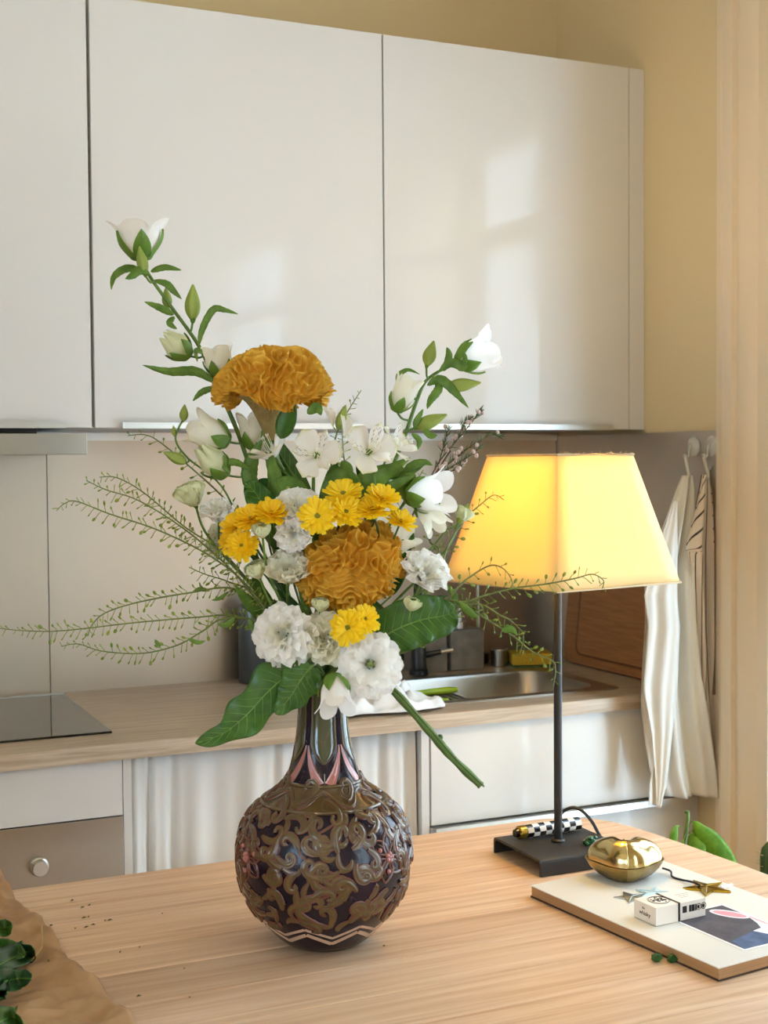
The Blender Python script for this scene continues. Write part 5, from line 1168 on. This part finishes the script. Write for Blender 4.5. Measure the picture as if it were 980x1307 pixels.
# ---- waxflower
t = flower_thing('waxflower', 'waxflower sprig with dark red twigs and tiny pale buds', 'flower')
tw = MB(); nd = MB(); bd_ = MB()
main = L2([(500, 720), (530, 650), (556, 605), (575, 575)], .05, .05); tw.tube(spline([root_pts()[1]]+main, 8), .0013, 6)
for pts in ([(545, 620), (560, 590), (585, 560), (605, 535), (611, 526)], [(556, 605), (575, 590), (600, 570), (625, 556), (636, 557)], [(550, 612), (570, 600), (595, 585), (612, 572)], [(560, 592), (566, 570), (572, 548)], [(585, 562), (590, 545), (598, 536)], [(560, 605), (580, 600), (588, 594)]):
    P = spline(L2(pts, .05, .045), 8); tw.tube(P, [.0010*(1-.5*i/len(P)) for i in range(len(P))], 5)
    for i in range(6, len(P), 1):
        for _ in range(2):
            q = Vector((rs.uniform(-1, 1), rs.uniform(-1, 1), rs.uniform(-.3, 1))).normalized(); tg = (P[min(i+1, len(P)-1)]-P[i-1]).normalized(); q = (q*.7+tg*.8).normalized(); nd.tube([P[i], P[i]+q*.005, P[i]+q*rs.uniform(.008, .012)], [.0006, .0006, .0002], 4)
        if rs.random() < .35: q = Vector((rs.uniform(-1, 1), rs.uniform(-1, 1), rs.uniform(-.6, .8))).normalized(); bd_.sphere(P[i]+q*.006, (.0030, .0030, .0032), 8, 6); tw.tube([P[i], P[i]+q*.005], .0005, 4)
tw.build('twigs', 'twig_red', t); o = nd.build('needles', 'stem_dark', t); o['kind'] = 'stuff'; o = bd_.build('tiny_buds', 'wax_bud', t); o['kind'] = 'stuff'

# ---- broad leaves and the loose stem
def broad(label, path, W, dz, dz2, lobed=0.0, material='leaf_deep', side=None, twist=0.0, wf=None, fold=.12):
    t = flower_thing('broad_leaf', label, 'leaf'); P = L2(path, dz, dz2)
    w_ = wf or (lambda t_: math.sin(PI*min(1, .04+t_*.96)**.75)**.8*(1+lobed*math.sin(t_*22)))
    m, S = leaf_mesh(P, W, fold=fold, wave=.10, wf=w_, nu=15, seg=12, twist=twist, side=side); o = m.build('blade', material, t, auto=None, thick=.0005)
    v = MB(); n = len(S); v.tube([p-fwd*.0010 for p in S], [.0013*(1.1-t_/n) for t_ in range(n)], 6)
    nu = 15; lift = -fwd*.0007
    for i in range(4, n-3, 4):
        for sg in (-1, 1):
            pts = [Vector(m.v[min(n-1, i+k)*nu+7+sg*k])+lift for k in range(0, 7)]; v.tube(pts, [.00045*(1.15-k/7) for k in range(7)], 4)
    v.build('veins', 'vein', t)
    MB().tube(spline([root_pts()[1], MOUTH.lerp(P[0], .6)+Vector((0, 0, .006)), P[0], P[1]], 5), .0016, 6).build('stalk', 'stem_green', t); return t
broad('big dark lobed leaf hanging left over the vase shoulder', [(402, 848), (372, 860), (345, 880), (315, 912), (285, 936), (249, 949)], .058, -.075, -.10, lobed=.16)
broad('rounded dark leaf hanging beside the vase neck', [(398, 850), (384, 868), (370, 890), (352, 912)], .050, -.085, -.095, lobed=.10)
broad('broad dark green leaf pointing right over the sink', [(470, 826), (500, 806), (535, 792), (565, 786), (582, 780)], .066, -.05, -.06, fold=.08, wf=lambda t_: math.sin(PI*min(1, .10+t_*.88)**.9)**.55)
broad('dark leaf tucked behind the left daisies', [(360, 700), (345, 660), (325, 628), (312, 616)], .042, .0, -.02)
broad('dark leaf standing behind the lilies', [(395, 640), (370, 600), (352, 570), (345, 545)], .030, .02, .01)
t = thing('cut_stalk', 'thick cut green stem jutting out to the right below the white blooms', 'stem', H(498, 872, -.06))
P = spline([MOUTH+Vector((.012, -.004, -.012)), H(470, 860, -.03), H(500, 880, -.045), H(545, 930, -.055), H(578, 968, -.06), H(614, 1003, -.065)], 8); n = len(P)
MB().tube(P, [.0052+.0006*math.sin(i*1.1)+(.0012 if i in (n-14, n-13) else 0) for i in range(n)], 12).build('stem', 'stem_green', t)
MB().sphere(P[-14]+Vector((.004, 0, .004)), (.004, .004, .004), 8, 6).build('node', 'stem_dark', t)
m = MB()
for k in range(4):
    a = 2*PI*k/4+.4; q = [p+Vector((math.cos(a)*.0047, math.sin(a)*.0047, 0))-fwd*.002 for p in P[10:]]; m.tube(q, .0012, 5)
m.build('ridges', 'stem_dark', t)
# filler leaves of the greenery, one stem each
FL = [([(420, 740), (470, 770), (500, 790)], .018, -.02), ([(345, 800), (318, 770), (300, 748)], .016, .0), ([(360, 800), (335, 760), (322, 735)], .018, .01), ([(395, 800), (370, 770), (352, 752)], .016, .02), ([(385, 830), (366, 790), (350, 765)], .016, .02), ([(400, 835), (392, 790), (388, 765)], .018, .01), ([(425, 840), (432, 800), (440, 775)], .016, .01),
      ([(470, 700), (500, 690), (530, 700)], .014, .01), ([(455, 690), (470, 672), (468, 650)], .018, .0), ([(500, 720), (520, 700), (528, 680)], .012, .02), ([(420, 700), (405, 680), (398, 640)], .02, .02), ([(330, 720), (318, 700), (300, 690)], .012, .03), ([(360, 640), (345, 625), (330, 612)], .03, .03), ([(480, 640), (470, 615), (455, 590)], .026, .02), ([(560, 740), (580, 760), (575, 775), (568, 770)], .009, .0), ([(520, 800), (545, 770), (572, 760)], .010, .0),
      ([(340, 770), (330, 800), (318, 790)], .008, .0), ([(440, 640), (425, 615), (430, 590)], .024, .01), ([(500, 760), (512, 735), (520, 712)], .012, .03)]
t = flower_thing('foliage_spray', 'spray of plain lance-shaped green leaves filling the bouquet', 'foliage')
for (lp, W, dz) in FL:
    leaf(L2(lp, dz, dz-.02), W, t, rs.choice(['leaf_green', 'leaf_deep']), fold=.2, wave=.05)
    MB().tube(spline([root_pts()[1], MOUTH.lerp(H(*lp[0], dz), .55)+Vector((0, 0, .01)), H(*lp[0], dz)], 6), .0013, 6).build('stem', 'stem_green', t)

# ------------------------------------------------------------------ kraft paper with cuttings
mat('kraft', rgb(160, 122, 84), .7, col2=rgb(180, 142, 102), scale=12, bump=.35, bscale=45, bdist=.004, bdetail=6)
from mathutils import noise
def kn(x, y):
    p = Vector((x*13, y*13, .3)); w_ = Vector((noise.noise(p*.7), noise.noise(p*.7+Vector((5, 2, 1))), 0))*.5; d1 = noise.voronoi(p+w_)[0]; d2 = noise.voronoi(p*2.3+w_)[0]; return .75*(1-min(1, d1[1]-d1[0]))*.6+.35*d1[0]+.22*d2[0]+.12*(1-min(1, (d2[1]-d2[0])*2))
edge_px = [(-40, 1095), (0, 1128), (18, 1150), (38, 1178), (50, 1188), (72, 1212), (92, 1240), (112, 1262), (132, 1278), (146, 1293), (160, 1307), (195, 1345), (220, 1370)]
EP = [onz(x, y, TZ) for x, y in edge_px]; cumE = EP
def kp(u, v):
    k = v*(len(EP)-1); i = min(int(k), len(EP)-2); f = k-i; e = EP[i].lerp(EP[i+1], f); x = e.x-.34*u; y = e.y-.06*u
    if y > -.4395: y = y
    h = .004+.020*kn(x, y)+.010*math.exp(-(u/.06)**2)*(.5+.5*math.sin(v*23))-.004*(1-min(1, u/.02)); return Vector((x, y, TZ+.0012+max(0, h-.004)))
kp_o = MB().grid(120, 150, kp).build('kraft_paper', 'kraft', origin=(-.3, -.8, TZ), auto=None, thick=.0004)
tag(kp_o, 'crumpled brown kraft wrapping paper spread on the table', 'paper')
plant('leaf_cut', rgb(26, 62, 30), rgb(44, 86, 46), rough=.3, tr=.1)
CUT = [([(-30, 1245), (0, 1232), (28, 1218), (44, 1212)], .040, 'glossy dark green leaf cut off with a blunt tip, on the kraft paper'), ([(-40, 1262), (-5, 1256), (22, 1250), (40, 1250)], .030, 'jagged dark green leaf lying lowest on the kraft paper'), ([(-40, 1195), (-15, 1188), (5, 1185), (16, 1183)], .030, 'bright green leaf tip at the top of the cuttings'), ([(-40, 1220), (-10, 1212), (14, 1212), (30, 1222)], .026, 'light green curled leaf among the cuttings'), ([(-30, 1270), (-10, 1265), (5, 1262), (10, 1268)], .026, 'small green leaf under the jagged leaf on kraft paper'), ([(-20, 1320), (0, 1305), (18, 1300), (30, 1306)], .03, 'green leaf end at the bottom of the kraft paper')]
for i, (lp, W, lab) in enumerate(CUT):
    z0 = TZ+.03+.006*(i % 3); P = [onz(x, y, z0+.008*math.sin(2.2*k)) for k, (x, y) in enumerate(lp)]
    t = thing('cut_leaf', lab, 'leaf', (P[0].x, P[0].y, TZ+.02)); tgv = (P[-1]-P[0]).normalized(); sd_ = Vector((0, 0, 1)).cross(tgv)
    m, S = leaf_mesh(P, W, side=sd_+Vector((0, 0, .35)), fold=.25, wave=.04, nu=9, seg=10, wf=lambda t_: math.sin(PI*min(1, .15+.8*t_))**.6, teeth=.0 if i == 0 else .05); m.build('blade', 'leaf_cut' if i in (0, 1, 4) else 'leaf_deep', t, auto=None, thick=.0005)
    MB().tube([p+Vector((0, 0, .0008)) for p in S], .0009, 5).build('midrib', 'vein', t)
P = [onz(53, 1181, TZ+.030), onz(54, 1205, TZ+.026), onz(50, 1214, TZ+.024), onz(40, 1226, TZ+.020)]
mat('dry_stalk', rgb(186, 158, 104), .7); tag(MB().tube(spline(P, 5), .0011, 6).build('dry_stalk', 'dry_stalk', origin=P[-1]), 'thin dry bent stalk lying on the edge of the kraft paper', 'stalk')
mat('crumb', rgb(110, 104, 50), .8, col2=rgb(74, 60, 34), scale=200)
for (x, y, s, a) in ((105, 1158, 7, .2), (114, 1155, 6, .6), (107, 1171, 8, .1), (113, 1170, 4, 1), (110, 1183, 8, .3), (119, 1180, 7, -.5), (140, 1174, 8, 0), (134, 1175, 4, .3), (65, 1181, 6, .4), (96, 1185, 3, 0), (153, 1215, 5, .8), (207, 1166, 3, 0), (177, 1271, 7, -.2), (235, 1236, 3, 0), (178, 1209, 4, .5), (242, 1273, 3, 0), (490, 1207, 5, .3), (92, 1149, 5, .1), (62, 1226, 6, .9)):
    z0 = TZ if x not in (62,) else TZ+.016; c = onz(x, y, z0+.001); m = MB(); L_ = s*PXM*.5
    m.add([(-L_, -.25*L_, 0), (-.2*L_, -.4*L_, .0002), (L_, -.1*L_, .0004), (.3*L_, .35*L_, .0003), (-.6*L_, .3*L_, .0002), (0, 0, .0022)], [(0, 1, 5), (1, 2, 5), (2, 3, 5), (3, 4, 5), (4, 0, 5), (4, 3, 2, 1, 0)]); m.xform(Matrix.Translation((c.x, c.y, z0+.0005)) @ Matrix.Rotation(a, 4, 'Z'))
    tag(m.build('leaf_crumb', 'crumb', smooth=False, origin=(c.x, c.y, z0)), 'tiny dry leaf crumb scattered on the table top', 'crumb', 'leaf crumbs on the table')

# ------------------------------------------------------------------ plants on the floor behind the table
mat('clay', rgb(176, 104, 70), .8, bump=.1, bscale=80); mat('soil', rgb(50, 38, 28), .95, bump=.8, bscale=120, bdist=.01)
plant('leaf_bright', rgb(96, 150, 30), rgb(132, 178, 50), tr=.45)
def pot(t, c, r, h, z0):
    MB().lathe([(r*.7, z0), (r*.95, z0+h*.85), (r*1.03, z0+h*.86), (r*1.05, z0+h), (r*.97, z0+h), (r*.95, z0+h*.9)], 36, (c[0], c[1], 0)).build('pot', 'clay', t)
    MB().lathe([(r*.93, z0+h*.885), (.002, z0+h*.9)], 24, (c[0], c[1], 0)).build('soil', 'soil', t)
pc = (.97, -.43); t = thing('leafy_plant', 'potted plant with drooping pointed bright green leaves behind the table', 'plant', (pc[0], pc[1], 0)); pot(t, pc, .09, .20, 0.0)
def Hp(x, y, Y=-.52): return ony(x, y, Y)
top = Hp(876, 1058); MB().tube(spline([(pc[0], pc[1], .17), (pc[0]-.01, pc[1]-.03, .45), top, Hp(875, 1036)], 8), .0032, 8).build('stem', 'stem_green', t)
for lp, W in (([(877, 1060), (884, 1048), (895, 1062), (912, 1080), (932, 1108), (945, 1140)], .040), ([(877, 1060), (870, 1080), (866, 1105), (866, 1130)], .026), ([(878, 1064), (886, 1062), (890, 1085), (892, 1120)], .034), ([(880, 1064), (894, 1068), (908, 1092), (916, 1120)], .034), ([(875, 1056), (864, 1056), (859, 1075), (856, 1100)], .016)):
    leaf([Hp(x, y, -.52-.01*k) for k, (x, y) in enumerate(lp)], W, t, 'leaf_bright', fold=.25, wf=lambda t_: max(.04, math.sin(PI*max(0, (t_-.22))/.80)**.8 if t_ > .22 else .04))
cc_ = ony(988, 1090, -.66); t = thing('cactus', 'small columnar cactus at the right behind the table', 'plant', (cc_.x, cc_.y, 0)); pot(t, (cc_.x, cc_.y), .06, .45, 0.0)
plant('cactus_green', rgb(44, 72, 36), rgb(66, 94, 48), tr=0.0); R_ = .012
MB().grid(40, 22, lambda u, v: (lambda r: (cc_.x+r*math.cos(2*PI*u), cc_.y+r*math.sin(2*PI*u), .40+.325*v))(.022*(1-.10*(1-v))*math.sqrt(max(.02, 1-max(0, v-.9)**2*90))*(1+.14*math.cos(20*PI*u))), closeu=True).build('column', 'cactus_green', t, auto=None)
m = MB()
for k in range(10):
    for j in range(14):
        a = 2*PI*k/10; z = .44+.02*j; b_ = Vector((cc_.x+.024*math.cos(a), cc_.y+.024*math.sin(a), z))
        for s_ in (-.3, .3): m.tube([b_, b_+Vector((math.cos(a+s_), math.sin(a+s_), .2))*.008], [.0005, .0002], 4)
o = m.build('spines', 'dry_stalk', t); o['kind'] = 'stuff'
